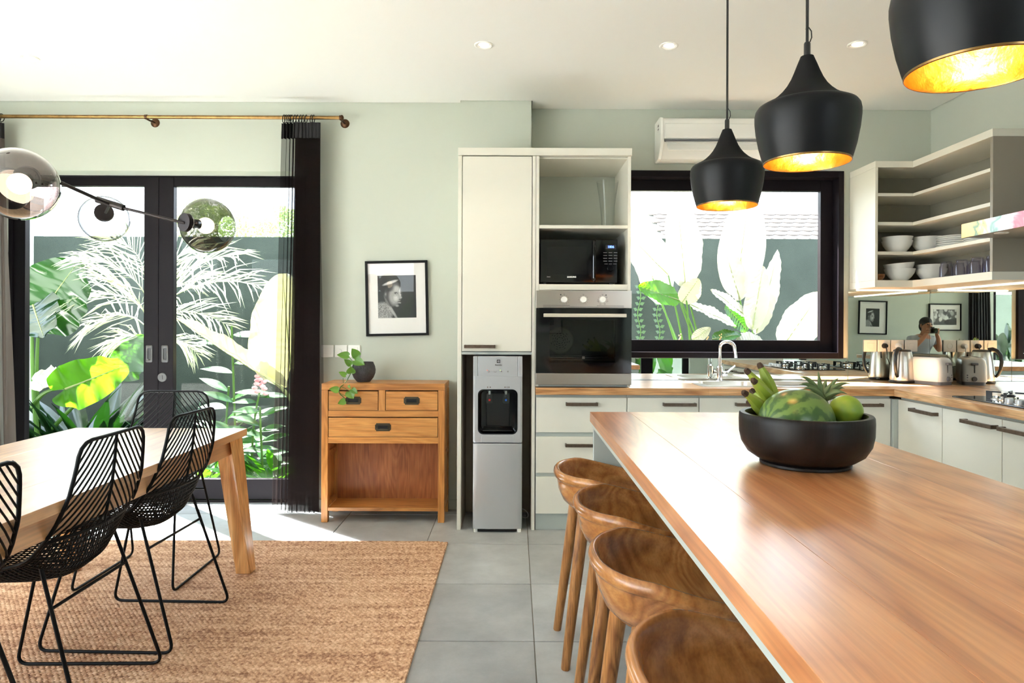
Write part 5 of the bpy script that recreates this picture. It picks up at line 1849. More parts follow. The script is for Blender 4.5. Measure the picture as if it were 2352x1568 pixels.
def picture(name, label, c, w, h, pw, ph, img, face=-1, tilt=0.0, mirror=1, dy=0.0, group=None):
    """framed print; face -1 looks to -y (hung on the back wall), +1 looks to +y"""
    t = thing(name, c, label, 'picture', group)
    cx, cy, cz = c
    R = Matrix.Rotation(tilt, 3, 'Y')

    def rt(mb):
        mb.v = [tuple(Vector(c) + R @ (Vector(p) - Vector(c))) for p in mb.v]
        return mb
    f, d0, d1 = .017, cy, cy + face * .024

    def bx(mb, a, b, e, g, y0, y1):
        return mb.box(cx + a, cx + b, min(y0, y1), max(y0, y1), cz + e, cz + g)
    m = MB()
    bx(m, -w / 2, -w / 2 + f, -h / 2, h / 2, d0, d1)
    bx(m, w / 2 - f, w / 2, -h / 2, h / 2, d0, d1)
    bx(m, -w / 2 + f, w / 2 - f, -h / 2, -h / 2 + f, d0, d1)
    bx(m, -w / 2 + f, w / 2 - f, h / 2 - f, h / 2, d0, d1)
    rt(m).build('frame', M['black'], t, smooth=0, bevel=.001)
    rt(bx(MB(), -w / 2 + f, w / 2 - f, -h / 2 + f, h / 2 - f, d0 + face * .002, d0 + face * .010)).build('mount', M['mat_board'], t, smooth=0)
    ih, iw = img.shape
    g = MB().grid(lambda u, v: (cx + mirror * (u - .5) * pw, d0 + face * .0106, cz + dy + (.5 - v) * ph), iw, ih)
    o = rt(g).build('print', M['photo'], t, smooth=0)
    me = o.data
    ca = me.color_attributes.new('Col', 'FLOAT_COLOR', 'CORNER')
    vals = np.repeat(np.clip(img.T.reshape(-1), 0, 1), 4)
    arr = np.ones((len(vals), 4), dtype=np.float32)
    arr[:, :3] = vals[:, None]
    ca.data.foreach_set('color', arr.reshape(-1))
    rt(MB().add([(cx + a, d0 + face * .018, cz + b) for a, b in ((-w / 2 + f, -h / 2 + f), (w / 2 - f, -h / 2 + f), (w / 2 - f, h / 2 - f), (-w / 2 + f, h / 2 - f))], [(0, 1, 2, 3)])).build('glazing', M['picture_glass'], t, smooth=0)
    return t


c = at(912.5, 685, YD - .001)
picture('framed_picture', 'black framed portrait print in white mount above the sideboard', (c.x, YD - .002, c.z), .437, .526, .268, .298, portrait_image(72, 80), -1, math.radians(-1.3), 1, 0.012, 'black framed prints')
picture('framed_picture', 'black framed close-up face print on the wall behind the camera', (.43, YR + .002, 1.43), .44, .52, .21, .28, portrait_image(40, 46), 1, -.02, -1, 0.0, 'black framed prints')
picture('framed_picture', 'black framed landscape crowd print on the wall behind the camera', (-.69, YR + .002, 1.44), .50, .42, .36, .24, crowd_image(48, 32), 1, 0, 1, 0.0, 'black framed prints')

# light switches
for k, px in enumerate((753, 784, 814)):
    p = at(px, 806, YD)
    s = thing('light_switch', (p.x, YD, p.z), ['white switch plate with one rocker, next to the black curtain', 'white dimmer plate in the middle of three wall switches', 'white switch plate nearest the plant pot'][k], 'switch', 'wall switches above the sideboard')
    MB().box(p.x - .043, p.x + .043, YD - .011, YD, p.z - .043, p.z + .043).build('plate', M['white_plastic'], s, bevel=.003)
    if k == 1:
        MB().lathe([(0, .012), (.013, .012), (.015, .0)], 20, (p.x - .008, YD - .011, p.z), (0, -1, 0)).build('dial', M['white_plastic'], s)
    else:
        MB().box(p.x - .026, p.x + .026, YD - .0135, YD - .010, p.z - .024, p.z + .026).build('rocker', M['white_plastic'], s, bevel=.001)

# ------------------------------------------------------------------ curtains
YROD, ZROD = 4.60, 2.713
rod = thing('curtain_rod', (-2.6, YROD, ZROD), 'long aged brass curtain rod above the garden doors', 'curtain rod')
_re = at(784, 271, YROD).x
MB().tube([(-4.0, YROD, ZROD), (_re, YROD, ZROD)], .0128, 16).build('pole', M['brass'], rod)
for x in (at(336, 270, YROD).x, _re - .004, -3.95):
    b = MB().lathe([(0, .01), (.016, .01), (.028, .004), (.032, 0)], 24, (x, YD, ZROD - .006), (0, -1, 0)).tube(bez((x, YD - .005, ZROD - .006), (x, YROD + .05, ZROD - .012), (x, YROD, ZROD - .012)), .007, 8).build('bracket', M['bronze'], rod)
    MB().tube([(x - .008, YROD, ZROD), (x + .008, YROD, ZROD)], .0165, 16).build('bracket_collar', M['bronze'], b)
MB().ball((_re + .004, YROD, ZROD), .019, 16, 12, (.7, 1, 1)).build('finial', M['bronze'], rod)


def curtain(name, label, x0t, x1t, x0b, x1b, zt, zb, folds, amp, m, rings_px, seed=1, ymid=YROD, sheer_edge=False):
    rn = random.Random(seed)
    t = thing(name, ((x0b + x1b) / 2, ymid, 0), label, 'curtain', 'sheer curtains at the garden doors')
    ph = [rn.uniform(-.35, .35) for _ in range(folds + 2)]
    am = [rn.uniform(.65, 1.2) for _ in range(folds + 2)]

    def P(u, v):
        # u across, v down
        k = u * folds
        i = int(min(k, folds - 1e-6))
        q = 2 * PI * (k + .18 * math.sin(v * 2 + ph[i]) * v)
        a = amp * (min(1, .3 + 2.2 * u) if sheer_edge else 1) * (am[i] * (1 - (k - i)) + am[i + 1] * (k - i)) * (.75 + .35 * v)
        x = (x0t + (x1t - x0t) * u) * (1 - v) + (x0b + (x1b - x0b) * u) * v
        xx = x + .8 * a * math.sin(2 * q) * (max(0, min(1, (u - .26) * 5)) if sheer_edge else 1)
        return (xx, ymid + a * math.sin(q) + .012 * v * math.sin(3 * u + seed), zt + (zb - zt) * v)
    MB().grid(P, folds * 14, 14).build('cloth', m, t, smooth=180)
    MB().grid(lambda u, v: (lambda p: (p[0], p[1] - .0015, p[2]))(P(u, v * .04)), folds * 14, 3).build('heading_tape', M['curtain_tape'], t, smooth=180)
    for px in rings_px:
        x = at(px, 275, YROD).x
        MB().tube([(x + .004 * math.sin(a), ymid + .026 * math.cos(a), ZROD - .009 + .026 * math.sin(a)) for a in [2 * PI * k / 20 for k in range(20)]], .0028, 6, closed=True).tube([(x, ymid - .004, ZROD - .034), (x + .002, ymid - .006, ZROD - .09)], .0022, 5).build('curtain_ring', M['black'], t)
    return t


_xa, _xb = at(647, 283, YROD).x, at(735, 283, YROD).x
_xc, _xd = at(622, 1175, YROD).x, at(734, 1175, YROD).x
curtain('sheer_curtain', 'black sheer curtain gathered at the right of the garden doors', _xa, _xb, _xc, _xd, at(690, 283, YROD).z, .012, 11, .034, M['sheer_black'], (652, 657, 662, 666, 670, 677, 683, 690, 696, 703, 715, 720), 2, sheer_edge=True)
curtain('sheer_curtain', 'grey brown sheer curtain at the left end of the garden doors', -4.2, at(10, 283, YROD).x, -4.2, at(27, 1100, YROD).x, at(10, 283, YROD).z, .012, 12, .036, M['sheer_grey'], (-60, -40, -20, -5, 3), 5)
_rc = curtain('dark_curtain', 'black curtain beside the glazed door behind the camera', -1.30, -1.02, -1.34, -1.0, 2.62, .012, 7, .03, M['curtain_tape'], (), 7, ymid=YR + .10)
_rr = thing('curtain_rod', (-2.2, YR + .1, 2.66), 'dark curtain rod on the wall behind the camera', 'curtain rod')
MB().tube([(-3.9, YR + .10, 2.66), (-.9, YR + .10, 2.66)], .012, 12).build('pole', M['bronze'], _rr)
for x in (-3.8, -.95):
    MB().tube([(x, YR, 2.655), (x, YR + .10, 2.655)], .008, 8).build('bracket', M['bronze'], _rr)

# ------------------------------------------------------------------ dining table
TX0, TX1, TY0, TY1 = -2.298, -1.400, 1.20, 3.515
tab = thing('dining_table', (-1.845, 2.36, 0), 'long teak dining table with tapered splayed legs on the jute rug', 'table')
for k in range(4):
    w = (TX1 - TX0) / 4
    MB().box(TX0 + k * w + .0001, TX0 + (k + 1) * w - .0001, TY0, TY1, .714, .750).build('plank', M['teak_table'], tab, bevel=.0015 if k in (0, 3) else .0004, smooth=0)
for sx in (0, 1):
    x = TX1 - .035 if sx else TX0 + .035
    s = 1 if sx else -1
    MB().box(min(x, x - s * .022), max(x, x - s * .022), TY0 + .12, TY1 - .12, .634, .7135).build('apron', M['teak_table'], tab, bevel=.001, smooth=0)
for sy in (0, 1):
    y = TY1 - .035 if sy else TY0 + .035
    s = 1 if sy else -1
    MB().box(TX0 + .12, TX1 - .12, min(y, y - s * .022), max(y, y - s * .022), .634, .7135).build('apron', M['teak_x'], tab, bevel=.001, smooth=0)
for sx in (-1, 1):
    for sy in (-1, 1):
        cx, cy = (TX1 if sx > 0 else TX0), (TY1 if sy > 0 else TY0)
        # top corner footprint then splayed slim foot
        tx, ty = cx - sx * .018, cy - sy * .018
        fx, fy = cx + sx * .045, cy + sy * .010
        zt, zf_ = .7135, .0105
        top = [(tx - sx * .150, ty, zt), (tx, ty, zt), (tx, ty - sy * .150, zt), (tx - sx * .06, ty - sy * .06, zt)]
        q = lambda px_, py_, z: (px_, py_, z)
        lo = [(fx - sx * .074, fy, zf_), (fx, fy, zf_), (fx, fy - sy * .074, zf_), (fx - sx * .074, fy - sy * .074, zf_)]
        if sx * sy < 0:
            top, lo = [top[i] for i in (2, 1, 0, 3)], [lo[i] for i in (2, 1, 0, 3)]
        MB().hexa(lo, top).build('leg', M['teak_leg'], tab, bevel=.003, smooth=0)

# ------------------------------------------------------------------ woven jute rug
def rug_mat():
    m = bpy.data.materials.new('jute_yarn')
    m.use_nodes = True
    nt = m.node_tree
    L = nt.links.new
    p = nt.nodes['Principled BSDF']
    p.inputs['Roughness'].default_value = .8
    p.inputs['Specular IOR Level'].default_value = .25
    tc = nt.nodes.new('ShaderNodeTexCoord')
    n1 = nt.nodes.new('ShaderNodeTexNoise')
    n1.inputs['Scale'].default_value = 70
    n1.inputs['Detail'].default_value = 2
    L(tc.outputs['Object'], n1.inputs['Vector'])
    mp = nt.nodes.new('ShaderNodeMapping')
    mp.inputs['Scale'].default_value = (1.2, 14, 1)
    L(tc.outputs['Object'], mp.inputs['Vector'])
    n2 = nt.nodes.new('ShaderNodeTexNoise')
    n2.inputs['Scale'].default_value = 1.5
    n2.inputs['Detail'].default_value = 3
    L(mp.outputs[0], n2.inputs['Vector'])
    ad = nt.nodes.new('ShaderNodeMath')
    ad.operation = 'MULTIPLY_ADD'
    ad.inputs[1].default_value = .6
    L(n1.outputs['Fac'], ad.inputs[0])
    m2 = nt.nodes.new('ShaderNodeMath')
    m2.operation = 'MULTIPLY'
    m2.inputs[1].default_value = .4
    L(n2.outputs['Fac'], m2.inputs[0])
    L(m2.outputs[0], ad.inputs[2])
    rp = nt.nodes.new('ShaderNodeValToRGB')
    e = rp.color_ramp.elements
    e[0].position, e[0].color = .36, srgb(150, 108, 82)
    e[1].position, e[1].color = .64, srgb(228, 194, 162)
    x = e.new(.5)
    x.color = srgb(202, 162, 128)
    L(ad.outputs[0], rp.inputs[0])
    L(rp.outputs[0], p.inputs['Base Color'])
    return m


M['jute'] = rug_mat()
RX0, RX1, RY0, RY1 = -3.7, -.392, .9, 3.985
rug = thing('jute_rug', ((RX0 + RX1) / 2, (RY0 + RY1) / 2, 0), 'large woven natural jute rug under the dining table', 'rug')
MB().box(RX0 + .006, RX1 - .006, RY0 + .006, RY1 - .006, .0008, .006).build('backing', M['jute'], rug, smooth=0)
# every knot of the weave: a low slanted bead, laid in rows along x
_px, _py = .0215, .0125
nx, ny = int((RX1 - (-3.0)) / _px), int((RY1 - 1.0) / _py)
jx, jy = np.meshgrid(np.arange(nx), np.arange(ny), indexing='ij')
rs = np.random.RandomState(2)
cx = RX1 - .012 - jx * _px - (jy % 2) * _px / 2 + rs.uniform(-.0015, .0015, jx.shape)
cy = RY1 - .008 - jy * _py + .0025 * np.sin(jx * .13) + rs.uniform(-.0008, .0008, jx.shape)
sgn = np.where(jy % 2 == 0, 1.0, -1.0) * .0028
hz_ = .0095 + rs.uniform(-.0012, .0016, jx.shape)
cx, cy, sgn, hz_ = [a.reshape(-1) for a in (cx, cy, sgn, hz_)]
N = len(cx)
a_, b_ = .0125, .0066
base = np.array([(-a_, 0), (-a_ * .5, -b_), (a_ * .5, -b_), (a_, 0), (a_ * .5, b_), (-a_ * .5, b_)])
vsx = np.empty((N, 9, 3), dtype=np.float32)
for k, (u, w) in enumerate(base):
    vsx[:, k, 0] = cx + u
    vsx[:, k, 1] = cy + w + sgn * u / a_
    vsx[:, k, 2] = .0055
for k, u in enumerate((-.5, 0, .5)):
    vsx[:, 6 + k, 0] = cx + u * a_
    vsx[:, 6 + k, 1] = cy + sgn * u
    vsx[:, 6 + k, 2] = hz_ + (.0012 if k == 1 else 0)
tri = np.array([(0, 1, 6), (0, 6, 5), (1, 2, 7), (1, 7, 6), (2, 8, 7), (2, 3, 8), (3, 4, 8), (4, 7, 8), (4, 5, 7), (5, 6, 7)])
faces = (np.arange(N)[:, None, None] * 9 + tri[None]).reshape(-1)
me = bpy.data.meshes.new('weave')
me.vertices.add(N * 9)
me.vertices.foreach_set('co', (vsx - np.array([(RX0 + RX1) / 2, (RY0 + RY1) / 2, 0], dtype=np.float32)).reshape(-1))
nt_ = N * len(tri)
me.loops.add(nt_ * 3)
me.loops.foreach_set('vertex_index', faces.astype(np.int32))
me.polygons.add(nt_)
me.polygons.foreach_set('loop_start', np.arange(0, nt_ * 3, 3, dtype=np.int32))
me.polygons.foreach_set('loop_total', np.full(nt_, 3, dtype=np.int32))
me.update(calc_edges=True)
me.shade_smooth()
me.materials.append(M['jute'])
wv = bpy.data.objects.new('weave', me)
COL.objects.link(wv)
wv.parent = rug
wv['kind'] = 'stuff'
MB().tube([(RX1 - .004, y, .006 + .001 * math.sin(y * 300)) for y in np.arange(RY0 + .01, RY1 - .004, .012)], .0068, 6).tube([(x, RY1 - .004, .006) for x in np.arange(RX0 + .01, RX1 - .004, .05)], .0062, 6).build('bound_edge', M['jute'], rug)

# ------------------------------------------------------------------ wire chairs
def make_chair():
    t = thing('wire_chair', (0, 0, 0), 'x', 'chair', 'black wire dining chairs')
    prof = [(-.232, .915, .184, .006, .0), (-.226, .83, .196, .008, 0), (-.216, .74, .212, .012, 0), (-.198, .65, .230, .028, .0), (-.186, .60, .240, .046, .005), (-.170, .54, .246, .058, .03), (-.142, .48, .247, .056, .075), (-.10, .448, .244, .035, .10), (-.03, .436, .243, .015, .10), (.06, .436, .238, .0, .085), (.15, .442, .228, .0, .055), (.22, .450, .215, .0, .025), (.24, .448, .208, .0, .012)]
    ctr = [Vector((a[0], 0, a[1])) for a in prof]
    L = [0]
    for a, b in zip(ctr, ctr[1:]):
        L.append(L[-1] + (b - a).length)
    LT = L[-1]
    LB = L[4] - .01                # arc length of the cross bar

    def S(u, s):
        """u -1..1 across, s arc length from the top of the back"""
        s = min(max(s, 0), LT)
        i = max(0, min(len(L) - 2, next((k for k in range(len(L) - 1) if s <= L[k + 1]), len(L) - 2)))
        f = (s - L[i]) / (L[i + 1] - L[i])
        f0 = max(i - 1, 0)
        x, z, w, fw, lf = [prof[i][k] * (1 - f) + prof[i + 1][k] * f for k in range(5)]
        au = abs(u)
        return Vector((x + fw * au ** 2.2, u * w, z + lf * au ** 2.4))
    # outline of the whole shell with rounded top and front corners
    side = [(1.0, s) for s in np.linspace(.045, LT - .06, 26)]
    rimr = [(0, 0), (.4, 0), (.72, .0), (.86, .006), (.96, .022)] + side + [(.97, LT - .03), (.88, LT - .008), (.7, LT), (.35, LT), (0, LT)]
    loop = [S(u, s) for u, s in rimr] + [S(-u, s) for u, s in rimr[-2:0:-1]]
    MB().tube(loop, .0064, 8, closed=True).build('frame', M['black'], t, smooth=80)
    MB().tube([S(u, LB) for u in np.linspace(-1, 1, 17)], .0062, 7).build('cross_bar', M['black'], t, smooth=80)
    MB().tube([S(0, s) for s in np.linspace(0, LB, 8)], .0052, 7).build('spine', M['black'], t, smooth=80)
    w = MB()
    drop = .245
    for k in range(-7, 10):
        s0 = .010 + k * .036
        for sg in (-1, 1):
            pts = []
            for u in np.linspace(0, 1, 9):
                s = s0 + drop * u
                if s < 0 or s > LB:
                    continue
                if s < .03 and u > .93:
                    continue
                pts.append(S(sg * u, s))
            # extend exactly to the edges
            if s0 < 0 and -s0 / drop < .92:
                pts.insert(0, S(sg * (-s0 / drop), 0))
            if s0 + drop > LB and (LB - s0) / drop > 0:
                pts.append(S(sg * (LB - s0) / drop, LB))
            if len(pts) > 1:
                w.tube(pts, .0033, 5, caps=False)
    w.build('back_wires', M['black'], t, smooth=80, kind='stuff')
    w = MB()
    for u in np.linspace(-.95, .95, 33):
        w.tube([S(u, s) for s in np.linspace(LB, LT - (0 if abs(u) < .72 else .012), 18)], .0029, 5, caps=False)
    for s in np.arange(LB + .021, LT - .01, .0195):
        w.tube([S(u, s) for u in np.linspace(-1, 1, 17)], .0029, 5, caps=False)
    w.build('seat_wires', M['black'], t, smooth=80, kind='stuff')
    for sg in (-1, 1):
        y0, y1 = sg * .205, sg * .240
        pts = fillet([(-.112, sg * .198, .522), (-.272, y1, .0065), (.272, y1, .0065), (.15, sg * .195, .480)], .045, 6)
        MB().tube(pts, .0062, 8).build('leg', M['black'], t, smooth=80)
    MB().tube([(-.149, -.208, .40), (-.149, .208, .40)], .0055, 8).build('stretcher', M['black'], t, smooth=80)
    MB().tube([(.165, -.200, .42), (.165, .200, .42)], .0055, 8).build('stretcher', M['black'], t, smooth=80)
    return t


ch0 = make_chair()
_ch = [((-1.588, 2.86), PI - .03, 'black wire chair on the right side of table, nearest the garden doors'),
       ((-1.592, 2.29), PI + .02, 'black wire chair in the middle of the right side of the dining table'),
       ((-1.586, 1.66), PI + .02, 'black wire chair at left, its back cut by the picture edge'),
       ((-1.875, 3.47), -PI / 2 + .02, 'black wire chair at the far head of the dining table')]
for k, ((x, y), rz, lb) in enumerate(_ch):
    o = ch0 if k == 0 else copy_thing(ch0, (0, 0, 0))
    o.location = (x, y, .0085 if k < 4 else 0)
    o.rotation_euler = (0, 0, rz)
    o['label'] = lb

# ------------------------------------------------------------------ glass globe chandelier
chd = thing('globe_chandelier', (-1.95, 2.3, 1.75), 'branching chandelier of smoky and clear blown glass globes over the dining table', 'chandelier')
G1, G2, G3 = at(42, 424, 2.10), at(240, 503, 2.90), at(478, 519, 2.72)
J = at(252, 470, 2.62)
hub = Vector((-1.95, 2.1, 1.86))
R1 = (J + (at(128, 414, 2.35) - J) * 1.0)
ax3 = (at(478, 519, 2.72) - at(424, 512, 2.62)).normalized()
MB().tube([hub, at(128, 414, 2.35), J], .0068, 10).tube([J, at(424, 512, 2.62)], .0058, 10).tube([J + Vector((-.05, 0, .02)), J + Vector((.055, 0, -.012))], .013, 10).tube([J, at(243, 488, 2.78)], .006, 8).tube([hub, Vector((hub.x, hub.y, 2.85))], .0075, 10).lathe([(0, 2.853), (.06, 2.853), (.06, 2.83), (0, 2.828)], 24, (hub.x, hub.y, 0)).tube([hub, hub + Vector((-.35, .1, .1))], .0068, 8).build('branch', M['rod_dark'], chd)


def globe(c, r, axis, m, lamp, bulb_m, off=.0, sq=.94):
    axis = Vector(axis).normalized()
    prof = []
    a0, a1 = math.radians(16), math.radians(150)
    for k in range(29):
        a = a0 + (a1 - a0) * k / 28
        prof.append((r * math.sin(a) * (1.0 + .03 * math.sin(2 * a)), -r * sq * math.cos(a)))
    g = MB().lathe(prof, 48, c, axis).build('globe', m, chd, smooth=180)
    s = Vector(c) - axis * r * sq * math.cos(a0)
    so = MB().lathe([(0, -.012), (.036, -.012), (.037, .006), (.034, .010), (.019, .012), (.019, .056), (0, .056)], 24, s, axis).build('lamp_socket', M['rod_dark'], chd)
    if lamp:
        q = axis
        MB().ball(s + q * .088, .033, 20, 14, (1, 1, 1)).build('bulb', bulb_m, chd, smooth=180)
    return g


globe(G1, .112, (.32, -.80, -.38), M['mauve'], True, M['bulb_soft'])
globe(G2, .098, (-.50, .85, -.16), M['globe_clear'], False, None)
globe(G3, .110, ax3 + Vector((0, -.1, -.03)), M['smoky'], True, M['bulb_soft'])


# ------------------------------------------------------------------ garden beyond the glass
def blade(base, tip, width, normal, m, parent, kind='paddle', curl=.1, fold=.12, n=14, wavy=0.0, seed=0, name='leaf', twist=0.0, midrib=None):
    """one leaf as a curved sheet; kinds: paddle (canna, banana), ear (alocasia), lance, strap"""
    base, tip = Vector(base), Vector(tip)
    d = tip - base
    ln = d.length
    D = d.normalized()
    N = Vector(normal)
    N = N - D * N.dot(D)
    N = N.normalized() if N.length > 1e-6 else D.orthogonal().normalized()
    S = D.cross(N)
    rn = random.Random(seed)
    ph = rn.uniform(0, 6)
    fr = rn.uniform(7, 10)

    def wid(t):
        if kind == 'paddle':
            return (math.sin(PI * min(1, t) ** .8)) ** .62
        if kind == 'lance':
            return math.sin(PI * t ** .85) ** .95
        if kind == 'strap':
            return min(1, t * 8 + .4) * (1 - t ** 2.5) ** .7
        return 1

    def P(u, v):
        s = v * 2 - 1
        if kind == 'ear':
            # heart outline with two rear lobes
            t = -.22 + 1.22 * u
            w = max(0.0, 1 - ((t - .16) / .85 if t > .16 else (.16 - t) / .40) ** 2) ** .62 if t > -.24 else 0
            if t < 0:
                t = t * min(1, abs(s) * 1.5) ** 1.2
            w *= 1
        else:
            t, w = u, wid(u)
        edge = abs(s) ** 2
        wave = wavy * math.sin(fr * 2.2 * t + ph + (1.7 if s > 0 else 0)) * edge
        Nn = N * math.cos(twist * t) + S * math.sin(twist * t)
        Ss = S * math.cos(twist * t) - N * math.sin(twist * t)
        return base + d * t + Ss * (s * w * width / 2 * (1 + .06 * wavy * math.sin(fr * 3 * t))) + Nn * (fold * width * abs(s) * w + wave * width + (.004 * math.sin(t * 70 - abs(s) * 16) if kind in ('paddle', 'ear') else 0)) - Nn * (curl * ln * t * t)
    mb = MB().grid(P, n * (3 if kind in ('paddle', 'ear') else 1), 8 if kind in ('ear', 'paddle') else 4)
    o = mb.build(name, m, parent, smooth=180)
    if midrib:
        pts = [Vector(P(u, .5)) + N * .002 for u in np.linspace(0.02, .96, 10)]
        if kind == 'ear':
            pts = [base + d * t - N * (curl * ln * t * t) + N * .003 for t in np.linspace(0, .95, 10)]
        MB().tube(pts, [midrib * (1 - .85 * k / 9) for k in range(10)], 5).build('midrib', M['stem_pale'], o)
    return o


CAMV = Vector((0, -1, .25))

# --- alocasia with very large wavy leaves, seen through the doors
alo = thing('elephant_ear_plant', at(190, 1040, 5.9) * 1, 'elephant ear plant with huge ribbed leaves behind the left garden door', 'plant')
alo.location.z = -.07
_g0 = Vector((at(90, 1000, 5.9).x, 5.9, -.07))
blade(at(92, 722, 5.8), at(178, 600, 5.7), .62, (.55, -1, .2), M['leaf_dark'], alo, 'ear', .05, .10, 18, .05, 2, midrib=.008)
blade(at(76, 700, 5.75), at(96, 770, 5.6), .42, (.3, -1, .1), M['leaf_dark'], alo, 'ear', .1, .1, 16, .06, 3, midrib=.008)
blade(at(150, 893, 5.6), at(292, 838, 5.7), .40, (-.1, -1, -.28), M['leaf_lime'], alo, 'ear', .10, .10, 20, .11, 5, midrib=.009)
blade(at(75, 875, 5.7), at(120, 880, 5.6), .35, (.2, -.6, .8), M['leaf_wax'], alo, 'ear', .1, .1, 14, .05, 6)
blade(at(285, 850, 6.1), at(330, 770, 6.1), .40, (0, -1, .4), M['leaf_mid'], alo, 'ear', .1, .1, 16, .05, 9)
_st = MB()
for a, b in (((90, 1010, 5.9), (92, 722, 5.8)), ((86, 1000, 5.85), (76, 700, 5.75)), ((75, 935, 5.75), (150, 893, 5.6)), ((100, 1010, 5.95), (285, 850, 6.1))):
    p, q = at(*a), at(*b)
    _st.tube(bez(p, (p + q) / 2 + Vector((-.05, 0, .1)), q, 10), [.02 - .001 * k for k in range(11)], 8)
_st.build('stalks', M['stem'], alo)

alo2 = thing('elephant_ear_plant', at(690, 1010, 5.5) * 1, 'pale sunlit elephant ear plant behind the black sheer curtain', 'plant')
alo2.location.z = -.07
blade(at(668, 842, 5.50), at(648, 628, 5.45), .62, (.1, -1, .2), M['leaf_cream'], alo2, 'ear', .03, .05, 22, .035, 11, midrib=.008)
blade(at(612, 868, 5.45), at(405, 742, 5.75), .14, (-.45, -.25, 1), M['leaf_cream'], alo2, 'ear', -.05, .75, 22, .10, 12, midrib=.008)
_st = MB()
for a, b in (((700, 1010, 5.5), (668, 842, 5.5)), ((690, 960, 5.5), (606, 862, 5.45))):
    p, q = at(*a), at(*b)
    _st.tube(bez(p, (p + q) / 2 + Vector((.05, 0, .08)), q, 10), [.022 - .001 * k for k in range(11)], 8)
_st.build('stalks', M['stem_pale'], alo2)


# --- feathery palm
def frond(base, ctrl, tip, leaflet, parent, m, seed, pairs=26, droop=.25, spread=1.0):
    rn = random.Random(seed)
    rach = bez(base, ctrl, tip, 24)
    mb = MB().tube(rach, [.006 - .00021 * k for k in range(25)], 5)
    for k in range(pairs):
        f = .18 + .82 * k / (pairs - 1)
        i = min(int(f * 24), 23)
        p = rach[i] + (rach[i + 1] - rach[i]) * (f * 24 - i)
        T = (rach[i + 1] - rach[i]).normalized()
        side = T.cross(Vector((0, -.6, 1))).normalized()
        L0 = leaflet * (math.sin(PI * (.12 + .80 * f)) ** .7) * rn.uniform(.85, 1.1)
        for sg in (-1, 1):
            dv = (T * (.75 + .5 * f) + side * sg * spread * rn.uniform(.55, 1.15) + Vector((rn.uniform(-.2, .2), rn.uniform(-.35, .35), rn.uniform(-.3, .35)))).normalized()
            q = p + dv * L0 * .55
            e = p + dv * L0 + Vector((0, 0, -droop * L0 * rn.uniform(.4, 1.3)))
            w = .0068 * rn.uniform(.8, 1.2)
            sv = dv.cross(Vector((rn.uniform(-.4, .4), -1, .3))).normalized() * w
            nn = sv.cross(dv).normalized() * w * .35
            mb.add([p - sv * .4, p + sv * .4, q - sv, q + nn, q + sv, e], [(0, 3, 2), (0, 1, 3), (1, 4, 3), (2, 3, 5), (3, 4, 5)])
    return mb.build('frond', m, parent, smooth=180)


palm = thing('feathery_palm', (at(338, 1000, 6.2).x, 6.2, -.07), 'feathery palm with arching sunlit fronds behind the middle door stiles', 'plant')
PB = at(340, 830, 6.2)
LP = M['leaf_palm']
_fr = [((345, 700), (300, 590), (175, 597), .40), ((335, 720), (280, 640), (130, 700), .42), ((345, 690), (330, 560), (268, 556), .42), ((352, 690), (385, 580), (440, 575), .42), ((350, 700), (430, 590), (545, 585), .42), ((352, 715), (460, 620), (590, 655), .42), ((348, 740), (420, 690), (520, 745), .34), ((335, 750), (280, 690), (195, 760), .36), ((340, 740), (310, 650), (235, 640), .40), ((348, 720), (400, 640), (470, 640), .38), ((340, 780), (300, 750), (250, 800), .3), ((350, 780), (400, 760), (450, 810), .28)]
for k, (a, b, c, l) in enumerate(_fr):
    dy = (k % 4) * .12 - .18
    frond(at(*a, 6.15), at(*b, 6.1 + dy), at(*c, 6.0 + dy * 1.6), l * 1.2, palm, LP, 30 + k, 20, .22)
_st = MB()
for k, (a, b, c, l) in enumerate(_fr):
    _st.tube(bez((palm.location.x + .02 * (k % 5 - 2), 6.2 + .02 * (k % 3), -.07), at(342, 830, 6.2), at(*a, 6.15), 8), .010, 6)
_st.build('canes', M['stem'], palm)


# --- strap leaved clumps low on the left, broad clumps on the right
def clump(name, label, c, r, h, n, m, seed, kind='strap', width=.05, cat='plant', lean=1.0, group=None, part='foliage', fold=.15):
    rn = random.Random(seed)
    t = thing(name, c, label, cat, group)
    for k in range(n):
        a = 2.399 * k + rn.uniform(-.3, .3)
        rr = r * math.sqrt((k + .5) / n)
        out = Vector((math.cos(a), math.sin(a), 0))
        L = h * rn.uniform(.6, 1.0)
        b = Vector(c) + out * rr * .35
        e = b + out * (rr * lean + L * .35) + Vector((0, 0, L * (1.0 - .35 * rr / max(r, .01))))
        blade(b + (e - b) * (.0 if kind == 'strap' else .35), e, width * rn.uniform(.8, 1.2), (-out.x * .6 + .1, -out.y * .6 - .3, 1), m, t, kind, .22 if kind == 'strap' else .12, fold, 8, .02, k)
        if kind != 'strap':
            MB().tube([b, b + (e - b) * .36], .006, 5).build('leaf_stalk', M['stem'], t)
    return t


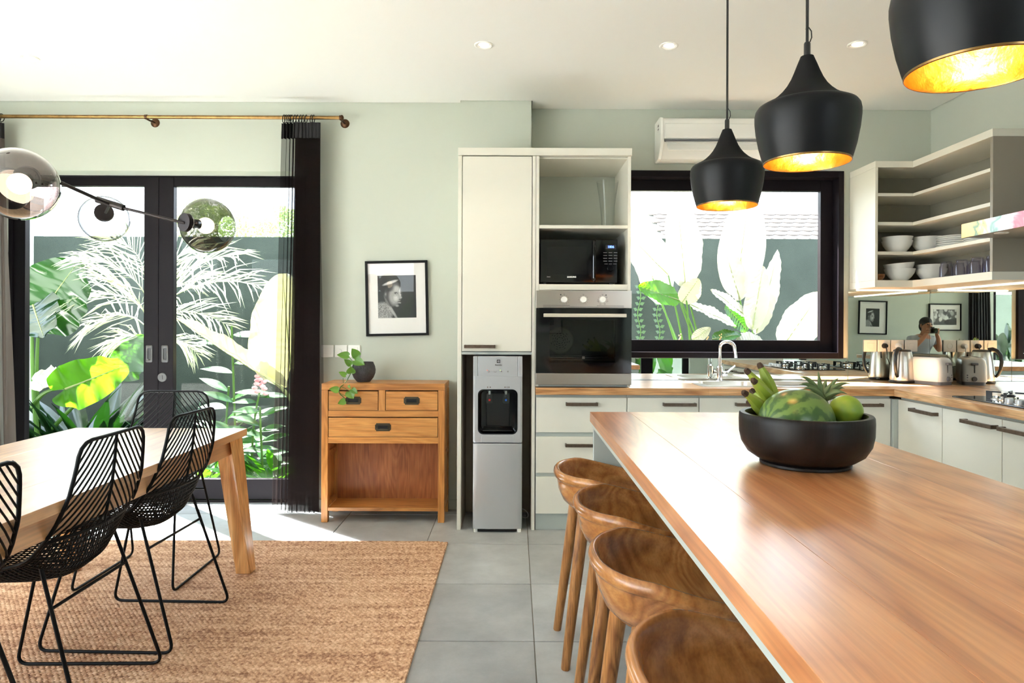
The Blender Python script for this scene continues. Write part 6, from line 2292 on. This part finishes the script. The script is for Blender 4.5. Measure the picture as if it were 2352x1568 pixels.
clump('strap_leaf_shrub', 'dark green strap leaved shrub below the big ribbed leaf at left', (at(150, 960, 6.1).x, 6.1, -.07), .26, 1.0, 34, M['leaf_dark'], 1, 'strap', .075)
clump('strap_leaf_shrub', 'dark strap leaved shrub under the lime coloured leaf', (at(165, 1010, 5.85).x, 5.95, -.07), .34, .68, 30, M['leaf_dark'], 2, 'strap', .06)
clump('strap_leaf_shrub', 'dark strap leaved shrub left of the door stiles near the ground', (at(270, 1010, 5.9).x, 5.9, -.07), .34, .72, 30, M['leaf_dark'], 3, 'strap', .055)
clump('broad_leaf_shrub', 'small bright broad leaved shrub left of the door stiles', (at(290, 1000, 5.6).x, 5.6, -.07), .25, .42, 22, M['leaf_mid'], 4, 'lance', .10)
clump('dark_leaf_bush', 'dense dark leaved bush against the garden wall at far left', (at(215, 1000, 6.05).x, 6.05, -.07), .28, 1.0, 40, M['leaf_dark'], 5, 'lance', .13)
clump('broad_leaf_shrub', 'bright leafy shrub seen between the table leg and the curtain', (at(640, 1080, 5.55).x, 5.55, -.07), .30, .50, 34, M['leaf_mid'], 6, 'lance', .10)
clump('broad_leaf_shrub', 'pale leafy shrub at the foot of the black curtain', (at(610, 1120, 5.35).x, 5.35, -.07), .25, .30, 26, M['leaf_lime'], 7, 'lance', .08)
clump('low_ground_cover', 'low leafy ground cover behind the right door under the table', (at(470, 1100, 5.6).x, 5.6, -.07), .40, .38, 34, M['leaf_mid'], 8, 'lance', .09)
clump('small_palm_seedling', 'small feathery seedling right of the door stiles', (at(430, 980, 6.0).x, 6.0, -.07), .3, .95, 26, M['leaf_mid'], 9, 'strap', .022)


def ginger(label, x, y, h, n, seed, flower=None, wl=.10, ll=.34):
    rn = random.Random(seed)
    t = thing('ginger_plant', (x, y, -.07), label, 'plant', 'ginger plants behind the right garden door')
    top = Vector((x + rn.uniform(-.05, .08), y - .05, h))
    cane = bez((x, y, -.07), (x - .03, y, h * .5), top, 16)
    MB().tube(cane, .009, 6).build('cane', M['stem'], t)
    for k in range(n):
        f = .25 + .72 * k / (n - 1)
        p = cane[min(16, int(f * 16))]
        sg = -1 if k % 2 else 1
        e = p + Vector((sg * ll * rn.uniform(.75, 1.05), rn.uniform(-.12, .05), ll * rn.uniform(.05, .5)))
        blade(p, e, wl * rn.uniform(.8, 1.1), (0, -.6, 1), M['leaf_mid'], t, 'lance', .16, .12, 9, 0, k)
    if flower:
        fl = MB()
        for k in range(16):
            a = 2.399 * k
            c = top + Vector((.05 * math.cos(a) * (1 - k / 20), .05 * math.sin(a) * (1 - k / 20), .012 * k - .02))
            fl.ball(c, .026, 8, 6, (1, .8, .6))
        fl.build('flower', M['petal'], t, smooth=180)
    return t


_gx = lambda px: at(px, 900, 5.7).x
ginger('tall leafy ginger plant in front of the green wall, without a flower', _gx(540), 5.75, 1.28, 9, 1)
ginger('ginger plant with a pink flower beside the black curtain', _gx(592), 5.6, .74, 9, 2, True, .075, .24)
ginger('short leafy ginger plant next to the pink flowering one', _gx(628), 5.5, .62, 10, 3, None, .08, .24)
ginger('leafy ginger plant behind the head chair', _gx(500), 5.9, .75, 8, 5)

# --- waxy paddle leaves at the kitchen window
cal = thing('paddle_leaf_plant', (at(1600, 900, 5.9).x, 5.9, -.07), 'tall plant with large waxy white paddle leaves outside the kitchen window', 'plant')
_pl = [  # base px, tip px, depth base, depth tip, width, normal, material, twist
    ((1574, 660), (1558, 438), 5.9, 5.75, .37, (.3, -1, .1), 'leaf_wax'),
    ((1535, 632), (1452, 545), 5.85, 5.7, .26, (-.3, -1, .5), 'leaf_wax'),
    ((1500, 640), (1440, 470), 6.2, 6.1, .34, (.2, -1, .1), 'leaf_wax'),
    ((1690, 682), (1722, 430), 6.0, 5.9, .40, (-.4, -1, .1), 'leaf_wax'),
    ((1735, 768), (1795, 575), 5.8, 5.7, .22, (.5, -1, 0), 'leaf_wax'),
    ((1728, 758), (1752, 610), 5.7, 5.65, .20, (-.5, -1, .1), 'leaf_wax'),
    ((1700, 690), (1664, 560), 5.95, 5.9, .26, (.4, -1, .1), 'leaf_wax'),
    ((1795, 800), (1888, 672), 5.65, 5.6, .37, (.35, -1, .2), 'leaf_wax'),
    ((1712, 725), (1636, 662), 5.8, 5.7, .15, (-.3, -.7, .8), 'leaf_wax'),
    ((1585, 700), (1694, 745), 5.7, 5.55, .20, (.1, -.5, 1), 'leaf_cream'),
    ((1560, 690), (1468, 655), 5.6, 5.5, .24, (-.2, -.8, .6), 'leaf_lime'),
    ((1566, 695), (1606, 640), 5.9, 5.85, .20, (.4, -1, .3), 'leaf_cream'),
    ((1635, 780), (1702, 765), 5.55, 5.5, .17, (.1, -.6, .9), 'leaf_mid'),
    ((1716, 760), (1668, 700), 5.9, 5.9, .18, (.2, -1, .3), 'leaf_mid'),
    ((1590, 782), (1632, 752), 5.5, 5.45, .10, (0, -1, .3), 'leaf_cream'),
    ((1520, 700), (1465, 480), 6.4, 6.4, .4, (.3, -1, .1), 'leaf_wax'),
    ((1690, 782), (1760, 790), 5.5, 5.45, .2, (0, -.7, .7), 'leaf_wax'),
]
for k, (a, b, y0, y1, w, nrm, mm) in enumerate(_pl):
    blade(at(*a, y0), at(*b, y1), w, nrm, M[mm], cal, 'paddle', .06, .10, 16, .03, 40 + k, midrib=.005)
_st = MB()
_gr = lambda px: Vector((at(px, 780, 5.9).x, 5.9, -.07))
for k, (a, b, y0, y1, w, nrm, mm) in enumerate(_pl):
    p = at(*a, y0)
    g = _gr(1600 + (k % 6) * 22)
    if k in (3, 4, 5, 6, 7, 8, 13, 16):
        g = _gr(1735 + (k % 4) * 12)
    _st.tube(bez(g, (g + p) / 2 + Vector((.02, -.02, .1)), p, 8), [.015 - .001 * j for j in range(9)], 7)
_st.build('stalks', M['stem'], cal)
for k, px in enumerate((1562, 1625, 1655)):
    _sp = MB()
    y0 = at(px, 790, 5.5)
    for j in range(12):
        _sp.ball(y0 + Vector((.008 * math.sin(j * 2.4), .008 * math.cos(j * 2.4), .011 * j - .04)), .009 - .0004 * j, 7, 5, (1, 1, 1.4))
    _sp.tube([y0 + Vector((0, 0, -.05)), y0 + Vector((0, 0, -.7)), (y0.x, y0.y, -.07)], .004, 5)
    tag(_sp.build('flower_spike', M['spike'], smooth=180), ['tan flower spike near the left edge of the kitchen window', 'tan flower spike below the curled pale leaf in window', 'tan flower spike beside the low green leaf in window'][k], 'flower')

vine = thing('wall_creeper', (at(1495, 780, 6.85).x, 6.86, -.07), 'small leaved creeper hanging on the green wall at left of kitchen window', 'plant')
for s, px in enumerate((1468, 1512)):
    rn = random.Random(s)
    xs = [at(px + 4 * math.sin(k), 660 + k * 13, 6.86) for k in range(12)]
    MB().tube(xs + [Vector((xs[-1].x, 6.86, -.07))], .004, 5).build('stem', M['stem'], vine)
    lv = MB()
    for k, p in enumerate(xs):
        for sg in (-1, 1):
            e = p + Vector((sg * .05, -.02, .02))
            heart = [p, p + Vector((sg * .02, -.01, .025)), e, p + Vector((sg * .03, -.015, -.012))]
            lv.add(heart, [(0, 1, 2, 3)])
    lv.build('small_leaves', M['leaf_mid'], vine, smooth=180, kind='stuff')

# bush on the slope behind the wall, seen over it
rn = random.Random(12)
bk = thing('hillside_bush', (at(560, 500, 9).x, 9.2, -.07), 'sunlit hedge of small leaves rising beyond the garden wall', 'hedge')
lv = MB()
for k in range(5200):
    x = rn.uniform(-4.9, -3.0)
    top = 2.88 + .12 * math.sin(x * 4) + .08 * math.sin(x * 11)
    z = top - abs(rn.gauss(0, .35))
    if z < 1.5:
        continue
    p = Vector((x, 9.2 + rn.uniform(-.25, .25), z))
    d = Vector((rn.uniform(-1, 1), rn.uniform(-1, 1), rn.uniform(-.6, 1))).normalized() * rn.uniform(.03, .055)
    s = d.cross(Vector((rn.uniform(-1, 1), -1, .3))).normalized() * .016
    lv.add([p, p + d * .5 + s, p + d, p + d * .5 - s], [(0, 1, 2, 3)])
lv.build('leaves', leaf_mat('sunlit_hedge_leaf', srgb(150, 170, 120), srgb(170, 200, 110), .3), bk, smooth=0, kind='stuff')
MB().tube([(-3.45, 9.2, -.07), (-3.45, 9.2, 1.6)], .05, 8).tube([(-3.0, 9.25, -.07), (-3.0, 9.25, 1.6)], .04, 8).build('stems', M['stem_pale'], bk)

# neighbour's pale tiled roof, seen at the top right of the window
nr = thing('neighbour_house', (3.9, 10.2, 0), 'neighbouring house with a pale scalloped tile roof beyond the wall', 'house')
MB().box(2.2, 7.0, 10.6, 12.6, -.07, 2.45).build('house_wall', M['white_wall_out'], nr, smooth=0)
_p0, _p1 = Vector((2.4, 9.8, 2.28)), Vector((2.4, 12.2, 3.75))
_up = (_p1 - _p0).normalized()
_nm = Vector((0, -_up.z, _up.y))
MB().hexa([(2.2, 9.8, 2.2), (7.2, 9.8, 2.2), (7.2, 12.2, 3.67), (2.2, 12.2, 3.67)], [(2.2, 9.8, 2.26), (7.2, 9.8, 2.26), (7.2, 12.2, 3.73), (2.2, 12.2, 3.73)]).build('roof_deck', M['white_wall_out'], nr, smooth=0)
_tm = MB()
_tw, _tl = .19, .20
_tm.add([(-_tw / 2, 0, 0), (-_tw / 4, -.045, .012), (_tw / 4, -.045, .012), (_tw / 2, 0, 0), (-_tw / 2, _tl, 0), (_tw / 2, _tl, 0),
         (-_tw / 2, 0, .022), (-_tw / 4, -.045, .034), (_tw / 4, -.045, .034), (_tw / 2, 0, .022), (-_tw / 2, _tl, .008), (_tw / 2, _tl, .008)],
        [(6, 7, 8, 9), (6, 9, 11, 10), (0, 1, 7, 6), (1, 2, 8, 7), (2, 3, 9, 8), (3, 5, 11, 9), (5, 4, 10, 11), (4, 0, 6, 10), (0, 4, 5, 3), (0, 3, 2, 1)])
_t0 = _tm.build('roof_tile', M['roof_tile'], nr, smooth=0)
_t0.data.transform(Matrix.Translation(world_loc(nr)))
_q = Matrix((Vector((1, 0, 0)), _up, Vector((0, -_up.z, _up.y)))).transposed()
_k = 0
for r in range(11):
    for c_ in range(20):
        p = Vector((2.3 + (c_ + .5 * (r % 2)) * .195, 0, 0)) + Vector((0, _p0.y, _p0.z)) + _up * (r * .165) + Vector((0, -.01, .0))
        o = _t0 if _k == 0 else _t0.copy()
        if _k:
            COL.objects.link(o)
        o.matrix_local = Matrix.Translation(p - nr.location) @ _q.to_4x4()
        _k += 1

# plants outside the rear and side glazing (seen in the mirrors)
for k, (x, y, h, m, lb) in enumerate(((-1.75, -1.9, 1.9, 'leaf_mid', 'broad leaved garden plant outside the rear glazed door, seen mirrored'), (-2.7, -2.2, 1.7, 'leaf_dark', 'dark leaved garden plant behind the dining side of the rear wall'), (1.75, -1.7, 1.3, 'leaf_wax', 'pale leaved plant outside the narrow rear window'), (2.35, -1.6, 1.1, 'leaf_mid', 'green plant at the right of the narrow rear window'))):
    t = thing('garden_shrub', (x, y, -.07), lb, 'plant')
    rn = random.Random(70 + k)
    for j in range(11):
        b = Vector((x + rn.uniform(-.3, .3), y + rn.uniform(-.2, .2), h * rn.uniform(.15, .6)))
        e = b + Vector((rn.uniform(-.4, .4), rn.uniform(-.2, .3), h * rn.uniform(.2, .45)))
        blade(b, e, .2, (rn.uniform(-.5, .5), 1, .4), M[m], t, 'paddle', .1, .12, 10, .02, j)
        MB().tube([(x + rn.uniform(-.1, .1), y, -.07), b], .009, 5).build('stalk', M['stem'], t)


# ------------------------------------------------------------------ the photographer, seen only in the mirrors
def skin_chain(name, pts, edges, m, parent, root=0, sub=2):
    """one continuous skinned body part: pts = (x, y, z, rx, ry)"""
    me = bpy.data.meshes.new(name)
    off = world_loc(parent)
    me.from_pydata([tuple(Vector(p[:3]) - off) for p in pts], edges, [])
    o = bpy.data.objects.new(name, me)
    COL.objects.link(o)
    o.parent = parent
    md = o.modifiers.new('skin', 'SKIN')
    md.use_smooth_shade = True
    sl = me.skin_vertices[0] if me.skin_vertices else None
    if sl is None:
        bpy.context.view_layer.objects.active = o
        sl = me.skin_vertices[0]
    for k, p in enumerate(pts):
        sl.data[k].radius = (p[3], p[4])
        sl.data[k].use_root = (k == root)
    o.modifiers.new('smooth', 'SUBSURF').levels = sub
    o.modifiers['smooth'].render_levels = sub
    me.materials.append(m)
    return o


per = thing('person', (-.10, -.34, 0), 'person in a grey t-shirt crouching slightly and holding up a black camera', 'person')
SKIN = mat('warm_brown_skin', srgb(176, 116, 82), .5)
TSH = mat('grey_tshirt_cloth', srgb(158, 160, 166), .9)
TRS = mat('dark_trouser_cloth', srgb(48, 50, 60), .9)
HAIR = mat('dark_hair', srgb(32, 24, 20), .6)
ox, oy = -.10, -.36
B = [(ox, oy - .10, .70, .125, .105), (ox, oy - .07, .84, .12, .10), (ox, oy - .01, 1.00, .135, .10), (ox, oy + .02, 1.10, .12, .085), (ox, oy + .05, 1.165, .055, .055), (ox, oy + .09, 1.225, .052, .055), (ox, oy + .115, 1.275, .075, .085), (ox, oy + .12, 1.345, .074, .088), (ox, oy + .115, 1.395, .045, .055),
     # arms: shoulder, elbow, wrist, palm (right then left)
     (ox + .165, oy + .01, 1.10, .058, .058), (ox + .225, oy + .09, .93, .042, .042), (ox + .120, oy + .235, 1.12, .030, .032), (ox + .075, oy + .262, 1.20, .034, .022),
     (ox - .165, oy + .01, 1.10, .058, .058), (ox - .215, oy + .10, .93, .042, .042), (ox - .105, oy + .235, 1.12, .030, .032), (ox - .055, oy + .262, 1.20, .034, .022),
     # legs: hip, knee, ankle, toe
     (ox + .095, oy - .08, .66, .085, .085), (ox + .12, oy + .09, .36, .058, .06), (ox + .115, oy - .05, .08, .040, .042), (ox + .12, oy + .10, .038, .036, .030),
     (ox - .095, oy - .08, .66, .085, .085), (ox - .12, oy + .08, .36, .058, .06), (ox - .115, oy - .06, .08, .040, .042), (ox - .12, oy + .09, .038, .036, .030)]
E = [(0, 1), (1, 2), (2, 3), (3, 4), (4, 5), (5, 6), (6, 7), (7, 8), (3, 9), (9, 10), (10, 11), (11, 12), (3, 13), (13, 14), (14, 15), (15, 16), (0, 17), (17, 18), (18, 19), (19, 20), (0, 21), (21, 22), (22, 23), (23, 24)]
body = skin_chain('body', B, E, SKIN, per)
sh = [(ox, oy - .10, .68, .135, .115), (ox, oy - .07, .84, .132, .112), (ox, oy - .01, 1.00, .147, .112), (ox, oy + .02, 1.10, .132, .097), (ox, oy + .035, 1.14, .075, .075), (ox + .165, oy + .01, 1.10, .070, .070), (ox + .205, oy + .06, 1.00, .066, .066), (ox - .165, oy + .01, 1.10, .070, .070), (ox - .198, oy + .06, 1.00, .066, .066)]
skin_chain('tshirt', sh, [(0, 1), (1, 2), (2, 3), (3, 4), (3, 5), (5, 6), (3, 7), (7, 8)], TSH, per)
tr = [(ox, oy - .10, .70, .136, .116), (ox + .095, oy - .08, .65, .096, .096), (ox + .12, oy + .09, .36, .072, .074), (ox + .115, oy - .05, .10, .055, .057), (ox - .095, oy - .08, .65, .096, .096), (ox - .12, oy + .08, .36, .072, .074), (ox - .115, oy - .06, .10, .055, .057)]
skin_chain('trousers', tr, [(0, 1), (1, 2), (2, 3), (0, 4), (4, 5), (5, 6)], TRS, per)
HC = Vector((ox, oy + .118, 1.318))
MB().ball(HC + Vector((0, -.02, .035)), 1, 20, 14, (.084, .092, .085)).ball(HC + Vector((0, -.055, -.02)), 1, 16, 12, (.076, .06, .09)).build('hair', HAIR, per, smooth=180)
for s in (-1, 1):
    MB().ball(HC + Vector((s * .078, -.005, -.01)), 1, 10, 8, (.010, .018, .030)).build('ear', SKIN, per, smooth=180)
    MB().ball(HC + Vector((s * .03, .082, .008)), .010, 10, 8).build('eye', M['black_plastic'], per, smooth=180)
MB().tube([HC + Vector((0, .082, .01)), HC + Vector((0, .106, -.022)), HC + Vector((0, .088, -.03))], [.008, .013, .008], 8).build('nose', SKIN, per, smooth=180)
MB().tube([HC + Vector((-.024, .083, -.055)), HC + Vector((0, .09, -.054)), HC + Vector((.024, .083, -.055))], [.003, .006, .003], 8).build('mouth', mat('lip_skin', srgb(150, 84, 74), .5), per, smooth=180)
CC = Vector((ox - .002, -.105, 1.235))
fin = []
for s in (-1, 1):
    for k in range(4):
        a = CC + Vector((s * .078, -.002, .026 - .019 * k))
        L = (.9, 1.0, .95, .8)[k]
        MB().tube([Vector((ox + s * .066, oy + .262, 1.212 - .010 * k)), a + Vector((s * .012, .012, 0)), a + Vector((-s * .004, .036, 0)), a + Vector((-s * .028 * L, .040, -.002))], [.0095, .009, .0085, .007], 8).build('finger', SKIN, body, smooth=180)
    MB().tube([Vector((ox + s * .060, oy + .250, 1.19)), CC + Vector((s * .066, -.030, -.02)), CC + Vector((s * .046, -.032, -.005))], [.011, .0105, .008], 8).build('thumb', SKIN, body, smooth=180)
pc_ = thing('camera', CC, 'black camera held up by the person in the grey t-shirt', 'camera')
MB().box(CC.x - .066, CC.x + .066, CC.y - .022, CC.y + .024, CC.z - .042, CC.z + .036).box(CC.x - .022, CC.x + .022, CC.y - .018, CC.y + .022, CC.z + .036, CC.z + .054).build('camera_body', M['black_plastic'], pc_, bevel=.006)
MB().lathe([(0, .0), (.034, 0), (.034, .03), (.037, .032), (.037, .052), (.030, .054), (.027, .044), (0, .042)], 24, CC + Vector((0, .024, 0)), (0, 1, 0)).build('lens', M['black_gloss'], pc_)
